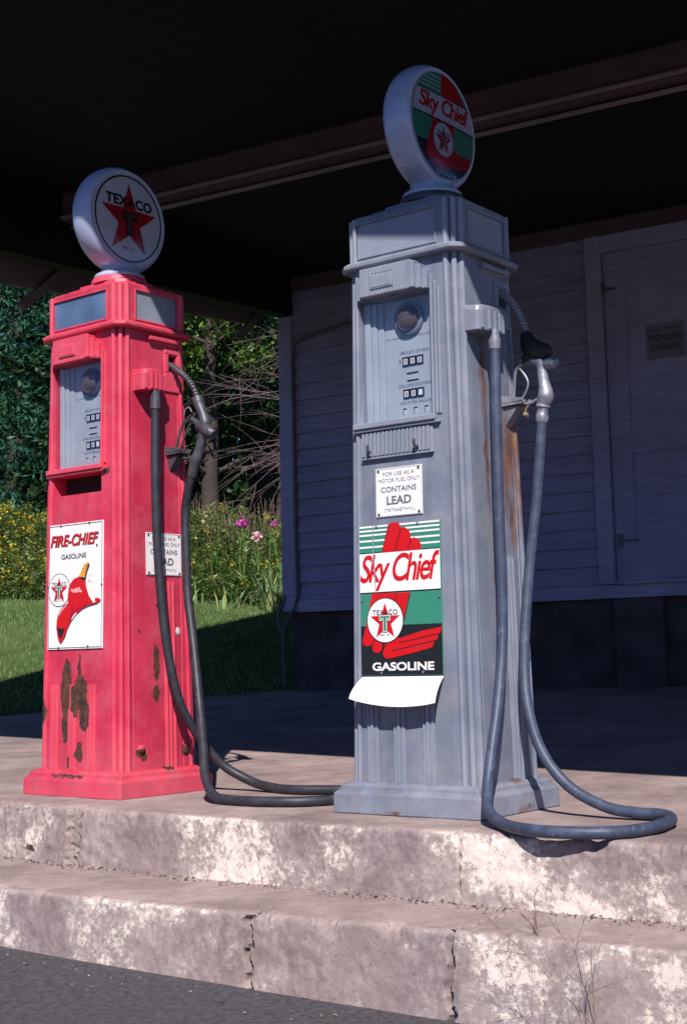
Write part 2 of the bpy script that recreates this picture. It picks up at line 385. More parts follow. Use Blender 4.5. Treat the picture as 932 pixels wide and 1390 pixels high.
def clip_circle(poly, cx, cy, r, n=48):
    cp = [(cx+r*math.cos(2*math.pi*i/n), cy+r*math.sin(2*math.pi*i/n)) for i in range(n)]
    out = list(poly)
    for i in range(n):
        ax, ay = cp[i]; bx, by = cp[(i+1) % n]; inp = out; out = []
        if not inp: break
        side = lambda p: (bx-ax)*(p[1]-ay)-(by-ay)*(p[0]-ax)
        for j in range(len(inp)):
            p = inp[j]; q = inp[j-1]; sp = side(p); sq = side(q)
            if (sp >= 0) != (sq >= 0):
                t = sq/(sq-sp); out.append((q[0]+(p[0]-q[0])*t, q[1]+(p[1]-q[1])*t))
            if sp >= 0: out.append(p)
    return out
class Art:
    """flat printed design laid on a surface: frame(a, b, off) -> xyz"""
    def __init__(s, frame, base=.0006, step=.0003): s.fr = frame; s.mb = MB(); s.mats = []; s.base = base; s.step = step
    def _m(s, m):
        if m not in s.mats: s.mats.append(m)
        return s.mats.index(m)
    def poly(s, pts, m, layer=0, clip=None):
        if clip: pts = clip_circle(pts, *clip)
        if len(pts) < 3: return
        z = s.base+s.step*layer
        s.mb.add([s.fr(a, b, z) for a, b in pts], [tuple(range(len(pts)))], s._m(m))
    def rect(s, a0, a1, b0, b1, m, layer=0, clip=None): s.poly([(a0,b0),(a1,b0),(a1,b1),(a0,b1)], m, layer, clip)
    def disc(s, cx, cy, r, m, layer=0, n=48, ry=None):
        ry = ry or r
        s.poly([(cx+r*math.cos(2*math.pi*i/n), cy+ry*math.sin(2*math.pi*i/n)) for i in range(n)], m, layer)
    def ring(s, cx, cy, r0, r1, m, layer=0, n=56):
        z = s.base+s.step*layer; vs = []; fs = []
        for i in range(n):
            q = 2*math.pi*i/n
            for r in (r0, r1): vs.append(s.fr(cx+r*math.cos(q), cy+r*math.sin(q), z))
            j = (i+1) % n; fs.append((2*i, 2*i+1, 2*j+1, 2*j))
        s.mb.add(vs, fs, s._m(m))
    def line(s, p, q, wd, m, layer=0):
        dx, dy = q[0]-p[0], q[1]-p[1]; L = math.hypot(dx, dy); nx, ny = -dy/L*wd/2, dx/L*wd/2
        s.poly([(p[0]+nx,p[1]+ny),(p[0]-nx,p[1]-ny),(q[0]-nx,q[1]-ny),(q[0]+nx,q[1]+ny)], m, layer)
    def frame_lines(s, a0, a1, b0, b1, wd, m, layer=0):
        s.rect(a0,a1,b0,b0+wd,m,layer); s.rect(a0,a1,b1-wd,b1,m,layer); s.rect(a0,a0+wd,b0+wd,b1-wd,m,layer); s.rect(a1-wd,a1,b0+wd,b1-wd,m,layer)
    def text(s, txt, a0, a1, b0, b1, m, layer=2, bold=0., shear=0., spacing=1., tilt=0.):
        vs, fs = text2d(txt, bold, shear, spacing); z = s.base+s.step*layer
        s.mb.add([s.fr(a0+(a1-a0)*x, b0+(b1-b0)*y+tilt*x, z) for x, y in vs], fs, s._m(m))
    def star(s, cx, cy, r, m, layer=1, inner=.40):
        s.poly([(cx+(r if k % 2 == 0 else r*inner)*math.sin(math.pi*k/5), cy+(r if k % 2 == 0 else r*inner)*math.cos(math.pi*k/5)) for k in range(10)], m, layer)
    def tee(s, cx, cy, h, m1, m2, layer=3, m3='enamel_white'):
        def T(g, m, ly):
            w_, t_ = h*.40, h*.11
            s.poly([(cx-w_-g, cy+h*.5+g), (cx-w_-g, cy+h*.5-h*.26-g), (cx-w_+t_*.9+g, cy+h*.5-h*.26-g), (cx-w_+t_*.9+g, cy+h*.5-t_*1.25-g), (cx-t_-g, cy+h*.5-t_*1.25-g),
                    (cx-t_-g, cy-h*.5-g), (cx+t_+g, cy-h*.5-g), (cx+t_+g, cy+h*.5-t_*1.25-g), (cx+w_-t_*.9-g, cy+h*.5-t_*1.25-g), (cx+w_-t_*.9-g, cy+h*.5-h*.26-g),
                    (cx+w_+g, cy+h*.5-h*.26-g), (cx+w_+g, cy+h*.5+g)], m, ly)
        T(h*.085, m1, layer); T(h*.05, m3, layer+1); T(0, m2, layer+2)
    def medallion(s, cx, cy, r, layer=2, ring=True, pre='enamel'):
        W_, R_, G_, K_ = (('enamel_white', 'enamel_red', 'enamel_green', 'black') if pre == 'enamel' else ('face_white', 'face_red', 'face_dkgreen', 'face_black'))
        if ring: s.disc(cx, cy, r, K_, layer); s.disc(cx, cy, r*.955, W_, layer+1)
        s.star(cx, cy-r*.06, r*.84, R_, layer+2)
        s.text('TEXACO', cx-r*.66, cx+r*.68, cy+r*.24, cy+r*.47, K_, layer+4, bold=.012, spacing=1.08)
        s.tee(cx, cy-r*.14, r*.66, K_, G_, layer+5, W_)
        s.text('REG. T.M.', cx-r*.27, cx+r*.27, cy-r*.68, cy-r*.60, K_, layer+4)
    def build(s, name, parent): return s.mb.build(name, s.mats, parent)

# ------------------------------------------------------------------ step, forecourt, road, lawn
A0 = Vector((-1.12747, 4.66008, 0)); DI = Vector((.79676, -.60429, 0)); NI = Vector((-.60429, -.79676, 0))
def interp(x, T):
    if x <= T[0][0]: return T[0][1]
    for (a, p), (b, q) in zip(T, T[1:]):
        if x <= b: return p+(q-p)*(x-a)/(b-a)
    return T[-1][1]
def bow(s): return interp(s, [(-2, 0), (0, .0), (.4, .03), (.8, .047), (1.3, .045), (1.8, .036), (2.2, .028), (2.7, .01), (5, 0)])
GV = Vector((.515, .857, 0))
def slabz(x, y): 
    return max(0, .038*(GV.x*x+GV.y*y-3.95))
def fract(p, o=4):
    return noise.fractal(Vector(p), .8, 2.1, o)

def build_steps():
    S = [-4+.05*i for i in range(70)]
    s_ = -.52
    while s_ < 2.7: S.append(s_); s_ += .0042
    S += [2.72+.06*i for i in range(70)]
    S = sorted(set(round(x, 4) for x in S))
    prof = []
    d2f = lambda s: max(.22, .425-.075*s)
    def profile(s):
        D2 = d2f(s); P = []
        for i in range(10): P.append((-.3+.29*i/10*.95, 0, 0))
        for i in range(7): a = math.pi/2*i/6; P.append((-.016+.016*math.sin(a), -.016+.016*math.cos(a), 1))
        for i in range(1, 32): P.append((.010*i/31, -.016-.154*i/31, 1))
        for i in range(1, 16): P.append((.010+(D2-.026)*i/15, -.170-.006*i/15, 2))
        for i in range(1, 8): a = math.pi/2*i/7; P.append((D2-.016+.016*math.sin(a), -.192+.016*math.cos(a), 3))
        for i in range(1, 28): P.append((D2+.008*i/27, -.192-.26*i/27, 3))
        return P
    c1 = [(.355, .075, .016, .030), (1.054, -.01, .008, .022)]
    vs = []; nP = len(profile(0))
    for s in S:
        base = A0+DI*s+NI*bow(s)
        for (w_, z, k) in profile(s):
            p = base+NI*w_; p.z = z
            q = Vector((s*9, w_*9, z*9))
            dn = dz = 0
            f = fract((s*7, w_*7, z*7)); g = fract((s*38, w_*38+9, z*38), 3)
            if k in (1, 3):
                dn += .0045*f+.0022*g
            if k in (0, 2):
                dz += .0022*f+.0008*g
                if w_ < -.24: dz = 0
                if k == 0 and w_ < -.2: dz *= .4
            # chipped noses
            top = -.016 if k in (0, 1) else -.192
            dn_edge = abs(z-(0 if k in (0, 1) else -.176))+abs(w_-(0 if k in (0, 1) else d2f(s)))
            if dn_edge < .04:
                ch = max(0, fract((s*11+3, k > 1 and 5 or 0, 2))-.12)
                dn -= ch*.030*(1-dn_edge/.04); dz -= ch*.022*(1-dn_edge/.04)
            if k == 1:
                # fallen-out patch near the left
                wob = .012*noise.noise(Vector((z*60, 1, 3)))
                t = abs(s-.385-wob)
                if t < .033: dn -= .020*(1-(t/.033)**4)*(.6+.6*abs(g))
                t = abs(s-1.10+z*.25+.5*wob)      # lower crack
                if z < -.07 and t < .009: dn -= .028*(1-t/.009)*min(1, (-z-.07)/.05)
                t = abs(s-1.7687-.2*wob)          # joint
                if t < .005: dn -= .014*(1-t/.005)
                if z > -.03 and .04 < s < .2: dn -= .010*max(0, g+.3)
                t = math.hypot(s-.17, z+.148)
                if t < .022: dn -= .02
            if k == 2:
                t = abs(s-1.385-.02*noise.noise(Vector((w_*30, 0, 1))))
                if w_ > d2f(s)-.06 and t < .005: dz -= .012*(1-t/.005)
                t = abs(s-1.93-.03*noise.noise(Vector((w_*30, 0, 7))))
                if w_ > d2f(s)-.2 and t < .006: dz -= .012*(1-t/.006)
            if k == 3:
                for c in (1.374, 1.916, -.1):
                    wob = .022*noise.noise(Vector((z*35, c, 3)))
                    t = abs(s-c-wob)
                    if t < .0085: dn -= .026*(1-t/.0085)
            p += NI*dn; p.z += dz; vs.append(p)
    fs = []
    for i in range(len(S)-1):
        for j in range(nP-1):
            a = i*nP+j; fs.append((a, a+1, a+nP+1, a+nP))
    mb = MB(); mb.add(vs, fs, 0)
    # close back and underside
    o = mb.build('concrete_steps', 'step', smooth=40); tag(o, kind='structure')
    # forecourt slab: joins the step mesh at w=-.3 and rises gently to the house
    mb = MB(); rows = 60; vs = []
    SS = [-4.5+.25*i for i in range(45)]
    for s in SS:
        b = A0+DI*s+NI*(bow(s)-.3)
        for k in range(rows+1):
            t = (k/rows)**1.5; p = b+(-NI)*t*9.0
            z = slabz(p.x, p.y) if k else 0
            # slab stops at the wall line
            vs.append((p.x, p.y, z))
    fs = []
    for i in range(len(SS)-1):
        for k in range(rows):
            c = Vector(vs[i*(rows+1)+k]); q = c-Vector((-.444, 10.94, 0))
            if q.dot(GV) > .25 or q.dot(Vector((.857, -.515, 0))) < -.9: continue
            a = i*(rows+1)+k; fs.append((a, a+rows+1, a+rows+2, a+1))
    mb.add(vs, fs); o = mb.build('forecourt', 'slab', smooth=60); tag(o, kind='structure')
build_steps()
mb = MB()
# slab joints
def lawnz(x, y):
    t = y-.35*max(0, min(3, x+2.46))
    z = interp(t, [(-60, -.80), (3, -.62), (6, -.16), (8.5, .02), (9.6, .10), (10.14, .17), (10.8, .28), (11.66, .49), (12.35, .72), (13.6, 1.0), (15, 1.20), (17, 1.6), (20, 2.2), (30, 4.4), (60, 9), (150, 15)])
    if y < 2 or x > 6: z = min(z, interp(t, [(0, -.70), (8, -.05), (12, .05), (20, 1.2), (60, 8), (150, 15)]))
    return z
xs = sorted(set([-150, -90, -60, -40, -28, -20, -15]+[-12+.3*i for i in range(70)]+[10, 14, 20, 30, 50, 90, 150]))
ys = sorted(set([-120, -60, -30, -15, -8, -4, -2]+[-1+.3*i for i in range(90)]+[28, 32, 38, 46, 60, 80, 110, 150]))
vs = [(x, y, lawnz(x, y)+(.02*fract((x*.8, y*.8, 0)) if 9.6 < y < 60 else 0)) for x in xs for y in ys]
ny = len(ys)
mb.add(vs, [(i*ny+j, (i+1)*ny+j, (i+1)*ny+j+1, i*ny+j+1) for i in range(len(xs)-1) for j in range(ny-1)])
tag(mb.build('ground', 'soil', smooth=60), kind='structure')
# asphalt road in front of the lower step
mb = MB()
vs = []
for s in [-30+.5*i for i in range(120)]:
    p = A0+DI*s+NI*(bow(s)+max(.22, .425-.075*max(-2, min(2.7, s)))-.05); q = p+NI*25
    zz = -.312-.030*max(-3, min(6, s)); vs += [(p.x, p.y, zz), (q.x, q.y, zz-.012)]
mb.add(vs, [(2*i, 2*i+1, 2*i+3, 2*i+2) for i in range(119)])
tag(mb.build('road', 'asphalt'), kind='structure')

# grit along the foot of the risers
mb = MB(); rnd = random.Random(5)
for i in range(1700):
    s = rnd.uniform(-.6, 2.8); up = rnd.random() < .72
    if not up and rnd.random() < .5: continue
    if up: w_ = .012+abs(rnd.gauss(0, .028)); z = -.172
    else: w_ = max(.22, .425-.075*s)+.01+abs(rnd.gauss(0, .12)); z = -.312-.030*s
    p = A0+DI*s+NI*(bow(s)+w_); r = rnd.uniform(.0015, .0065)*(1 if rnd.random() < .9 else 1.6)
    vs = [(p.x+rnd.uniform(-r, r), p.y+rnd.uniform(-r, r), z+rnd.uniform(0, r*1.2)) for _ in range(4)]
    mb.add(vs, [(0,1,2),(0,2,3),(0,3,1),(1,3,2)], rnd.randint(0, 2))
tag(mb.build('grit', ['asphalt', 'slab', 'deadstalk']), 'grit and dry leaf bits gathered along the foot of the steps', 'grit', kind='stuff')

# ------------------------------------------------------------------ the pumps
def prof(h, k, c=.042):
    """cross-section with three rounded flutes on every chamfered corner (front-right corner first)"""
    q = []
    def arc(cx, cy, dx, dy, r=.0088):
        a0 = math.atan2(dy, dx)
        return [(cx+r*math.cos(a0+t), cy+r*math.sin(a0+t)) for t in (-1.35, -.8, -.27, .27, .8, 1.35)]
    pts = [(-c, 0)] + arc(-.033, .002, 0, -1) + [(-.0225, .0125)] + arc(-.0135, .0135, .7071, -.7071) + [(-.0125, .0225)] + arc(-.002, .033, 1, 0) + [(0, c)]
    fr = [(h+x, -k+y) for x, y in pts]                      # front right
    br = [(h+y2, k+x2) for x2, y2 in [(p[0], -p[1]) for p in reversed(pts)]]
    br = [(x, -y) for x, y in reversed(fr)]
    bl = [(-x, -y) for x, y in fr]
    fl = [(-x, y) for x, y in reversed(fr)]
    return fr+br+bl+fl
def hw(z): return .206-.020*(z-.08)/1.47
def hd(z): return .172-.021*(z-.08)/1.47
def chbox(mb, h, k, z0, z1, c=.03, mi=0, h2=None, k2=None):
    def sec(h, k, z): return [(h-c,-k,z),(h,-k+c,z),(h,k-c,z),(h-c,k,z),(-h+c,k,z),(-h,k-c,z),(-h,-k+c,z),(-h+c,-k,z)]
    mb.loft([sec(h, k, z0), sec(h2 or h, k2 or k, z1)], mi)

def make_pump(label, paint, loc, yaw, red):
    root = empty('gas_pump', loc, yaw); tag(root, label, 'gas pump', None)
    FR = lambda a, b, off=0: (a, -(hd(b))-off, b)
    SD = lambda a, b, off=0: (hw(b)+off, a, b)
    # plinth
    mb = MB()
    mb.loft([[(x, y, z) for x, y in ((h,-k),(h,k),(-h,k),(-h,-k))] for h, k, z in ((.2432,.208,0), (.2425,.207,.054), (.236,.201,.060), (.230,.195,.064), (.227,.192,.076), (.214,.179,.083))])
    mb.build('plinth', paint, root, bevel=.003)
    # body
    mb = MB(); secs = []
    for z in (.078, .3, .6, .9, 1.2, 1.546): secs.append([(x, y, z) for x, y in prof(hw(z), hd(z))])
    mb.loft(secs); body = mb.build('body', paint, root)
    cuts = [(-.150, .103, -.3, -hd(1.3)+.052, 1.092, 1.452), (hw(1.45)-.03, .4, .068, .104, 1.425, 1.478)]
    if red: cuts.append((-.148, .100, -.3, -.06, 1.000, 1.066))
    cut(body, cuts)
    me = body.data; me.polygons.foreach_set('use_smooth', [True]*len(me.polygons)); me.set_sharp_from_angle(angle=R(28)); me.update()
    if not me.materials: me.materials.append(M[paint])
    b = body.modifiers.new('bevel', 'BEVEL'); b.width = .0015; b.segments = 1; b.limit_method = 'ANGLE'; b.angle_limit = R(60)
    if red:
        MB().box(-.146, .098, -.10, -.062, 1.001, 1.064).build('slot_dark_fill', 'hole', root)  # near-black block stands in for the unlit inside of the slot
        # door seam and torn lip of the open slot
    # cornice under the head
    mb = MB(); chbox(mb, .205, .170, 1.5462, 1.552, .028, 0, .212, .177); chbox(mb, .212, .177, 1.552, 1.562, .028); chbox(mb, .212, .177, 1.562, 1.571, .028, 0, .201, .166)
    mb.build('cornice', paint, root, bevel=.002)
    # head
    mb = MB(); mb.loft([[(x, y, z) for x, y in prof(.190, .155, .0425)] for z in (1.5705, 1.702)])
    head = mb.build('head', paint, root)
    cut(head, [(-.150, .121, -.3, -.145, 1.586, 1.684), (-.150, .121, .145, .3, 1.586, 1.684),
               (.180, .3, -.083, .108, 1.586, 1.684), (-.3, -.180, -.108, .083, 1.586, 1.684)])
    me = head.data
    if not me.materials: me.materials.append(M[paint])
    me.polygons.foreach_set('use_smooth', [True]*len(me.polygons)); me.set_sharp_from_angle(angle=R(28))
    def hpanel(nm, x0, x1, y0, y1, m): MB().box(x0, x1, y0, y1, 1.5865, 1.6835).build(nm, m, head)
    if red:
        hpanel('head_window', -.1495, .1205, -.151, -.1455, 'sky_glass'); hpanel('head_window', .1805, .185, -.0825, .1075, 'dusty_sunlit')
        # small flakes of paint along the window rim
    else:
        hpanel('head_panel', -.1495, .1205, -.151, -.1455, paint); hpanel('head_panel', .1805, .1855, -.0825, .1075, paint)
    hpanel('head_panel', -.1495, .1205, .1455, .151, paint); hpanel('head_panel', -.185, -.1805, -.1075, .0825, paint)
    # thin frames standing round the head windows
    mb = MB()
    for (a0, a1, b0, b1) in ((-.156, .127, 1.580, 1.586), (-.156, .127, 1.684, 1.690)): mb.box(a0, a1, -.1575, -.1535, b0, b1)
    for (a0, a1) in ((-.156, -.150), (.121, .127)): mb.box(a0, a1, -.1575, -.1535, 1.586, 1.684)
    for (b0, b1) in ((1.580, 1.586), (1.684, 1.690)): mb.box(.1885, .1925, -.089, .114, b0, b1)
    for (a0, a1) in ((-.089, -.083), (.108, .114)): mb.box(.1885, .1925, a0, a1, 1.586, 1.684)
    mb.build('window_moulding', paint, head, bevel=.0012)
    # stepped cap
    mb = MB()
    chbox(mb, .188, .153, 1.7022, 1.710, .03, 0, .184, .149); chbox(mb, .152, .117, 1.710, 1.726, .028, 0, .149, .114); chbox(mb, .122, .092, 1.726, 1.744, .028, 0, .118, .088)
    mb.build('cap', paint, root, bevel=.002)
    # globe: neck, glass ring, printed lens on each side (axis along x)
    GC = Vector((0.016, .0, 1.979)); GK = .66
    mb = MB(); n_ = 40
    ringp = [(.166, .070), (.170, .0725), (.175, .070), (.183, .055), (.189, .035), (.1915, .012), (.1915, -.012), (.189, -.035), (.183, -.055), (.175, -.070), (.170, -.0725), (.166, -.070)]
    secs = []
    for i in range(n_*2):
        q = 2*math.pi*i/(n_*2); secs.append([(GC.x+x*GK, GC.y+r*math.cos(q), GC.z+r*math.sin(q)) for r, x in ringp])
    secs.append(secs[0]); mb.loft(secs, 0, False, True)
    mb2 = MB(); mb2.loft([[(GC.x+r*math.cos(q), GC.y+r*math.sin(q), z) for q in [2*math.pi*i/32 for i in range(32)]] for r, z in ((.088, 1.764), (.090, 1.770), (.088, 1.778), (.074, 1.786), (.066, 1.797), (.066, 1.81))])
    mb.add(mb2.v, mb2.f)
    globe = mb.build('globe', 'milk_glass', root, smooth=50)
    mb = MB(); mb.loft([[(GC.x+r*math.cos(q), GC.y+r*math.sin(q), z) for q in [2*math.pi*i/32 for i in range(32)]] for r, z in ((.098, 1.7435), (.098, 1.758), (.092, 1.766), (.085, 1.7665))])
    mb.build('globe_collar', paint if red else 'steel', root, smooth=40)
    Rf = .1665
    for sgn in (1, -1):
        mb = MB(); n_ = 48; rings = [(Rf, .0715), (.12, .0758), (.06, .0784)]
        dome = lambda r: .0715+.0075*(1-(r/Rf)**2)
        vs = [(GC.x+sgn*GK*dome(0), GC.y, GC.z)]; fs = []
        RR = [Rf*k/8 for k in range(1, 9)]
        for r in RR:
            for i in range(n_): q = 2*math.pi*i/n_; vs.append((GC.x+sgn*GK*dome(r), GC.y+r*math.cos(q), GC.z+r*math.sin(q)))
        for i in range(n_):
            j = (i+1) % n_; fs.append((0, 1+i, 1+j))
            for k in range(7): fs.append((1+k*n_+i, 1+(k+1)*n_+i, 1+(k+1)*n_+j, 1+k*n_+j))
        mb.add(vs, fs)
        lens = mb.build('globe_lens', 'face_lit' if red else 'face_white', globe, smooth=60)
    def GF(a, b, off=0):     # printed on the +x lens; a to the right, b up
        r2 = min(1, (a*a+b*b)/(Rf*Rf))
        return (GC.x+GK*(.0715+.0075*(1-r2))+off+.0006, GC.y+a, GC.z+b)
    class DArt(Art):
        """art over a shallow dome: large faces are cut into a grid so that they follow it"""
        def poly(s, pts, m, layer=0, clip=None):
            if clip: pts = clip_circle(pts, *clip)
            if len(pts) < 3: return
            import bmesh
            bm = bmesh.new(); f = bm.faces.new([bm.verts.new((a, b, 0)) for a, b in pts])
            f.normal_update(); bmesh.ops.triangulate(bm, faces=[f])
            for ax in (0, 1):
                for k in range(-9, 10):
                    co = [0, 0, 0]; no = [0, 0, 0]; co[ax] = k*.018; no[ax] = 1
                    bmesh.ops.bisect_plane(bm, geom=bm.verts[:]+bm.edges[:]+bm.faces[:], plane_co=co, plane_no=no)
            bm.verts.index_update(); z = s.base+s.step*layer
            s.mb.add([s.fr(v.co.x, v.co.y, z) for v in bm.verts], [tuple(v.index for v in f.verts) for f in bm.faces], s._m(m))
            bm.free()
    ar = DArt(GF, .0006, .00035)
    if red:
        ar.ring(0, 0, Rf*.90, Rf*.935, 'face_black', 1)
        ar.star(0, -.008, .134, 'face_red', 1, .39)
        ar.text('TEXACO', -.108, .108, .040, .078, 'face_black', 3, bold=.035, spacing=1.05)
        ar.tee(0, -.018, .074, 'face_black', 'face_tee', 4, 'face_black')
        ar.text('REG. T.M.', -.028, .028, -.113, -.104, 'face_black', 2)
    else:
        c = (0, 0, Rf*.965)
        ar.rect(-.17, .17, -.17, .17, 'face_green', 0, c)
        for k in range(4): ar.rect(-.17, .0, .100+.0135*k, .1035+.0135*k, 'face_white', 1, c)
        ar.poly([(-.015, .085), (-.005, .16), (.03, .165), (.05, .15), (.065, .15), (.12, .085)], 'face_red', 2, c)
        ar.line((.03, .085), (.04, .155), .0025, 'face_black', 3); ar.line((.07, .085), (.075, .145), .0025, 'face_black', 3)
        ar.rect(-.17, .17, .012, .086, 'face_white', 3, c)
        ar.rect(-.17, .17, .008, .012, 'face_black', 4, c); ar.rect(-.17, .17, .086, .089, 'face_black', 4, c)
        ar.text('Sky Chief', -.128, .135, .014, .083, 'face_red', 6, bold=.022, shear=.22, spacing=.92)
        ar.rect(-.17, .17, -.17, -.068, 'face_black', 1, c)
        ar.poly([(-.06, .008), (.05, .008), (.035, -.06), (.09, -.075), (.15, -.06), (.13, -.105), (.02, -.125), (-.02, -.14), (-.05, -.13), (-.085, -.12), (-.10, -.10), (-.085, -.05)], 'face_red', 2, c)
        ar.line((.02, -.095), (.135, -.078), .0025, 'face_black', 3); ar.line((.0, -.112), (.13, -.092), .0025, 'face_black', 3)
        ar.medallion(-.012, -.046, .053, 4, True, 'face')
        ar.text('GASOLINE', -.05, .055, -.152, -.139, 'face_white', 4, bold=.015)
    art = ar.build('globe_design', globe)
    if not red:
        ar2 = None
    # ---- dial window
    fz = -hd(1.3)
    yb = fz+.0515                                    # back of the recess
    dial = MB().box(-.0925, .1025, yb-.006, yb-.001, 1.0925, 1.4515).box(-.1495, -.130, yb-.026, yb-.001, 1.0925, 1.4515).box(-.130, -.113, yb-.018, yb-.001, 1.0925, 1.4515).box(-.113, -.0925, yb-.011, yb-.001, 1.0925, 1.4515).build('dial', 'dial', root, bevel=.003)
    DF = lambda a, b, off=0: (a, yb-.006-off, b)
    rr = random.Random(3); ar = Art(DF)
    a = -.088
    while a < .096:
        wl = rr.uniform(.003, .006); ar.rect(a, min(a+wl, .098), 1.336, 1.341, 'soft_ink', 0); a += wl+.0014+(.004 if rr.random() < .18 else 0)
    ar.build('instruction_line', dial)
    for tx_, a0_, a1_, z0_, z1_ in (('AMOUNT OF SALE', -.042, .060, 1.288, 1.297), ('GALLONS DELIVERED', -.048, .070, 1.192, 1.201), ('CENTS PER GALLON', -.044, .066, 1.142, 1.150), ('$', -.044, -.037, 1.262, 1.274)):
        ar = Art(DF); ar.text(tx_, a0_, a1_, z0_, z1_, 'grey_ink', 0, bold=.01); ar.build('dial_lettering', dial)
    for row, zc in ((0, 1.266), (1, 1.172)):
        for k in range(3):
            u0 = -.030+.0245*k
            ar = Art(lambda a, b, off=0: (a, yb-.0096-off, b)); ar._m('black')
            ar.mb.box(u0-.0005, u0+.0215, yb-.0095, yb-.006, zc-.013, zc+.013, 0)
            ar.rect(u0+.004, u0+.018, zc-.009, zc+.007, 'enamel_white', 0)
            if not (row == 1 and k == 2): ar.text('0', u0+.007, u0+.015, zc-.0065, zc+.0045, 'black', 1, bold=.02)
            ar.build('counter_window', dial)
    for k in range(3):
        ar = Art(DF); u0 = -.034+.0375*k
        ar.rect(u0, u0+.012, 1.113, 1.131, 'black', 0); ar.rect(u0+.003, u0+.012, 1.113, 1.126, 'enamel_white', 1)
        ar.line((u0+.0075, 1.115), (u0+.0075, 1.124), .002, 'black', 2)
        ar.build('price_window', dial)
    for zq in (1.228, 1.207): MB().box(-.018, .022, yb-.0066, yb-.006, zq, zq+.005).build('dial_slot', 'black', dial)
    # sight glass
    def yrev(mb, prof_, cx, cz, y0, mi=0, n=32):
        mb.loft([[(cx+r*math.cos(q), y0-d, cz+r*math.sin(q)) for q in [2*math.pi*i/n for i in range(n)]] for r, d in prof_], mi)
    mb = MB(); yrev(mb, [(.050, 0), (.050, .008), (.046, .012), (.040, .013), (.038, .009)], -.002, 1.388, yb-.006); mb.build('sight_bezel', 'steel' if red else paint, dial, smooth=40)
    mb = MB(); yrev(mb, [(.039, .009), (.036, .018), (.028, .026), (.016, .031), (.004, .033)], -.002, 1.388, yb-.006); mb.build('sight_glass', 'sight', dial, smooth=60)
    mb = MB(); mb.box(-.1495, .1025, fz+.010, fz+.012, 1.0925, 1.4515); mb.build('window_glass', 'glass', root)
    # ---- hood over the dial
    mb = MB()
    def fb(a0, a1, z0, z1, d, mi=0, back=.004):
        mb.hexa([(a0, -hd(z0)-d, z0), (a1, -hd(z0)-d, z0), (a1, -hd(z0)+back, z0), (a0, -hd(z0)+back, z0)],
                [(a0, -hd(z1)-d, z1), (a1, -hd(z1)-d, z1), (a1, -hd(z1)+back, z1), (a0, -hd(z1)+back, z1)], mi)
    fb(-.126, .052, 1.456, 1.541, .030)
    fb(.052, .069, 1.456, 1.534, .038)
    fb(.069, .086, 1.452, 1.522, .030); fb(.086, .102, 1.450, 1.506, .022)
    fb(-.143, -.126, 1.452, 1.522, .020)
    if not red:
        for k in range(16):
            a = -.121+k*.0105
            if -.088 < a < -.010: fb(a, a+.005, 1.520, 1.537, .033); fb(a, a+.005, 1.458, 1.472, .033)
            else: fb(a, a+.005, 1.458, 1.537, .033)
    else:
        for k in range(3): fb(.056+k*.016, .061+k*.016, 1.458, 1.528-.012*k, .041-.008*k)
    fb(-.088, -.006, 1.474, 1.517, .0345); fb(-.084, -.010, 1.478, 1.513, .036)
    hood = mb.build('dial_hood', paint, root, bevel=.002)
    # jambs and sill
    mb = MB()
    fb(.104, .112, 1.092, 1.488, .012); fb(.1135, .122, 1.092, 1.470, .008)
    if not red: fb(.1235, .131, 1.092, 1.452, .005)
    fb(-.160, -.151, 1.092, 1.452, .006)
    fb(-.166, .118, 1.0755, 1.0915, .020); fb(-.172, .127, 1.0665, 1.0755, .014)
    mb.build('window_frame', paint, root, bevel=.0025)
    mb = MB()
    if red:
        pass
    else:
        fb(-.142, .101, .990, 1.062, .006)
        for k in range(17):
            a = -.138+k*.0140; fb(a, a+.0065, .994, 1.061, .0150)
        fb(-.144, .103, .986, .991, .012)
        rp = mb.build('ribbed_plate', paint, root, bevel=.0015)
        for a in (-.108, .052):
            mb = MB(); mb.tube([(a, -hd(1)-.006, 1.006), (a, -hd(1)-.022, 1.006), (a, -hd(1)-.027, 1.012), (a, -hd(1)-.027, 1.026)], .0042, 8); mb.build('hook', 'steel', rp, smooth=50)
    # ---- lower pilasters on the front and side
    mb = MB()
    for c in (-.125, -.035, .062):
        for d, w_ in ((-.016, .006), (-.004, .010), (.012, .006)):
            fb(c+d, c+d+w_, .082, .362, .010 if w_ > .008 else .007)
        fb(c-.018, c+.020, .082, .356, .004)
    def sb(a0, a1, z0, z1, d, back=.004):
        mb.hexa([(hw(z0)+d, a0, z0), (hw(z0)+d, a1, z0), (hw(z0)-back, a1, z0), (hw(z0)-back, a0, z0)],
                [(hw(z1)+d, a0, z1), (hw(z1)+d, a1, z1), (hw(z1)-back, a1, z1), (hw(z1)-back, a0, z1)])
    sb(.024, .074, .082, .700, .003)
    for a in (.028, .045, .064): sb(a, a+.006, .082, .694, .0085)
    sb(.106, .109, .082, 1.33, .002); 
    mb.build('pilaster', paint, root, bevel=.002)
    # ---- side fittings
    mb = MB(); sb(-.030, .112, 1.520, 1.534, .018); sb(-.026, .108, 1.514, 1.520, .006)
    mb.build('vent_lip', paint, root, bevel=.003)
    mb = MB(); sb(.046, .126, 1.362, 1.420, .0055); sb(.046, .126, 1.484, 1.500, .0055); sb(.046, .066, 1.420, 1.484, .0055); sb(.106, .126, 1.420, 1.484, .0055)
    for a, z in ((.054, 1.492), (.118, 1.492)): sb(a-.003, a+.003, z-.003, z+.003, .0085)
    mb.build('spout_plate', paint, root, bevel=.003)
    MB().box(hw(1.45)-.028, hw(1.45)-.022, .0685, .1035, 1.4255, 1.4775).build('spout_recess', 'hole', root)
    # hose outlet box
    o0, o1 = (-.098, .004) if red else (-.128, .012)
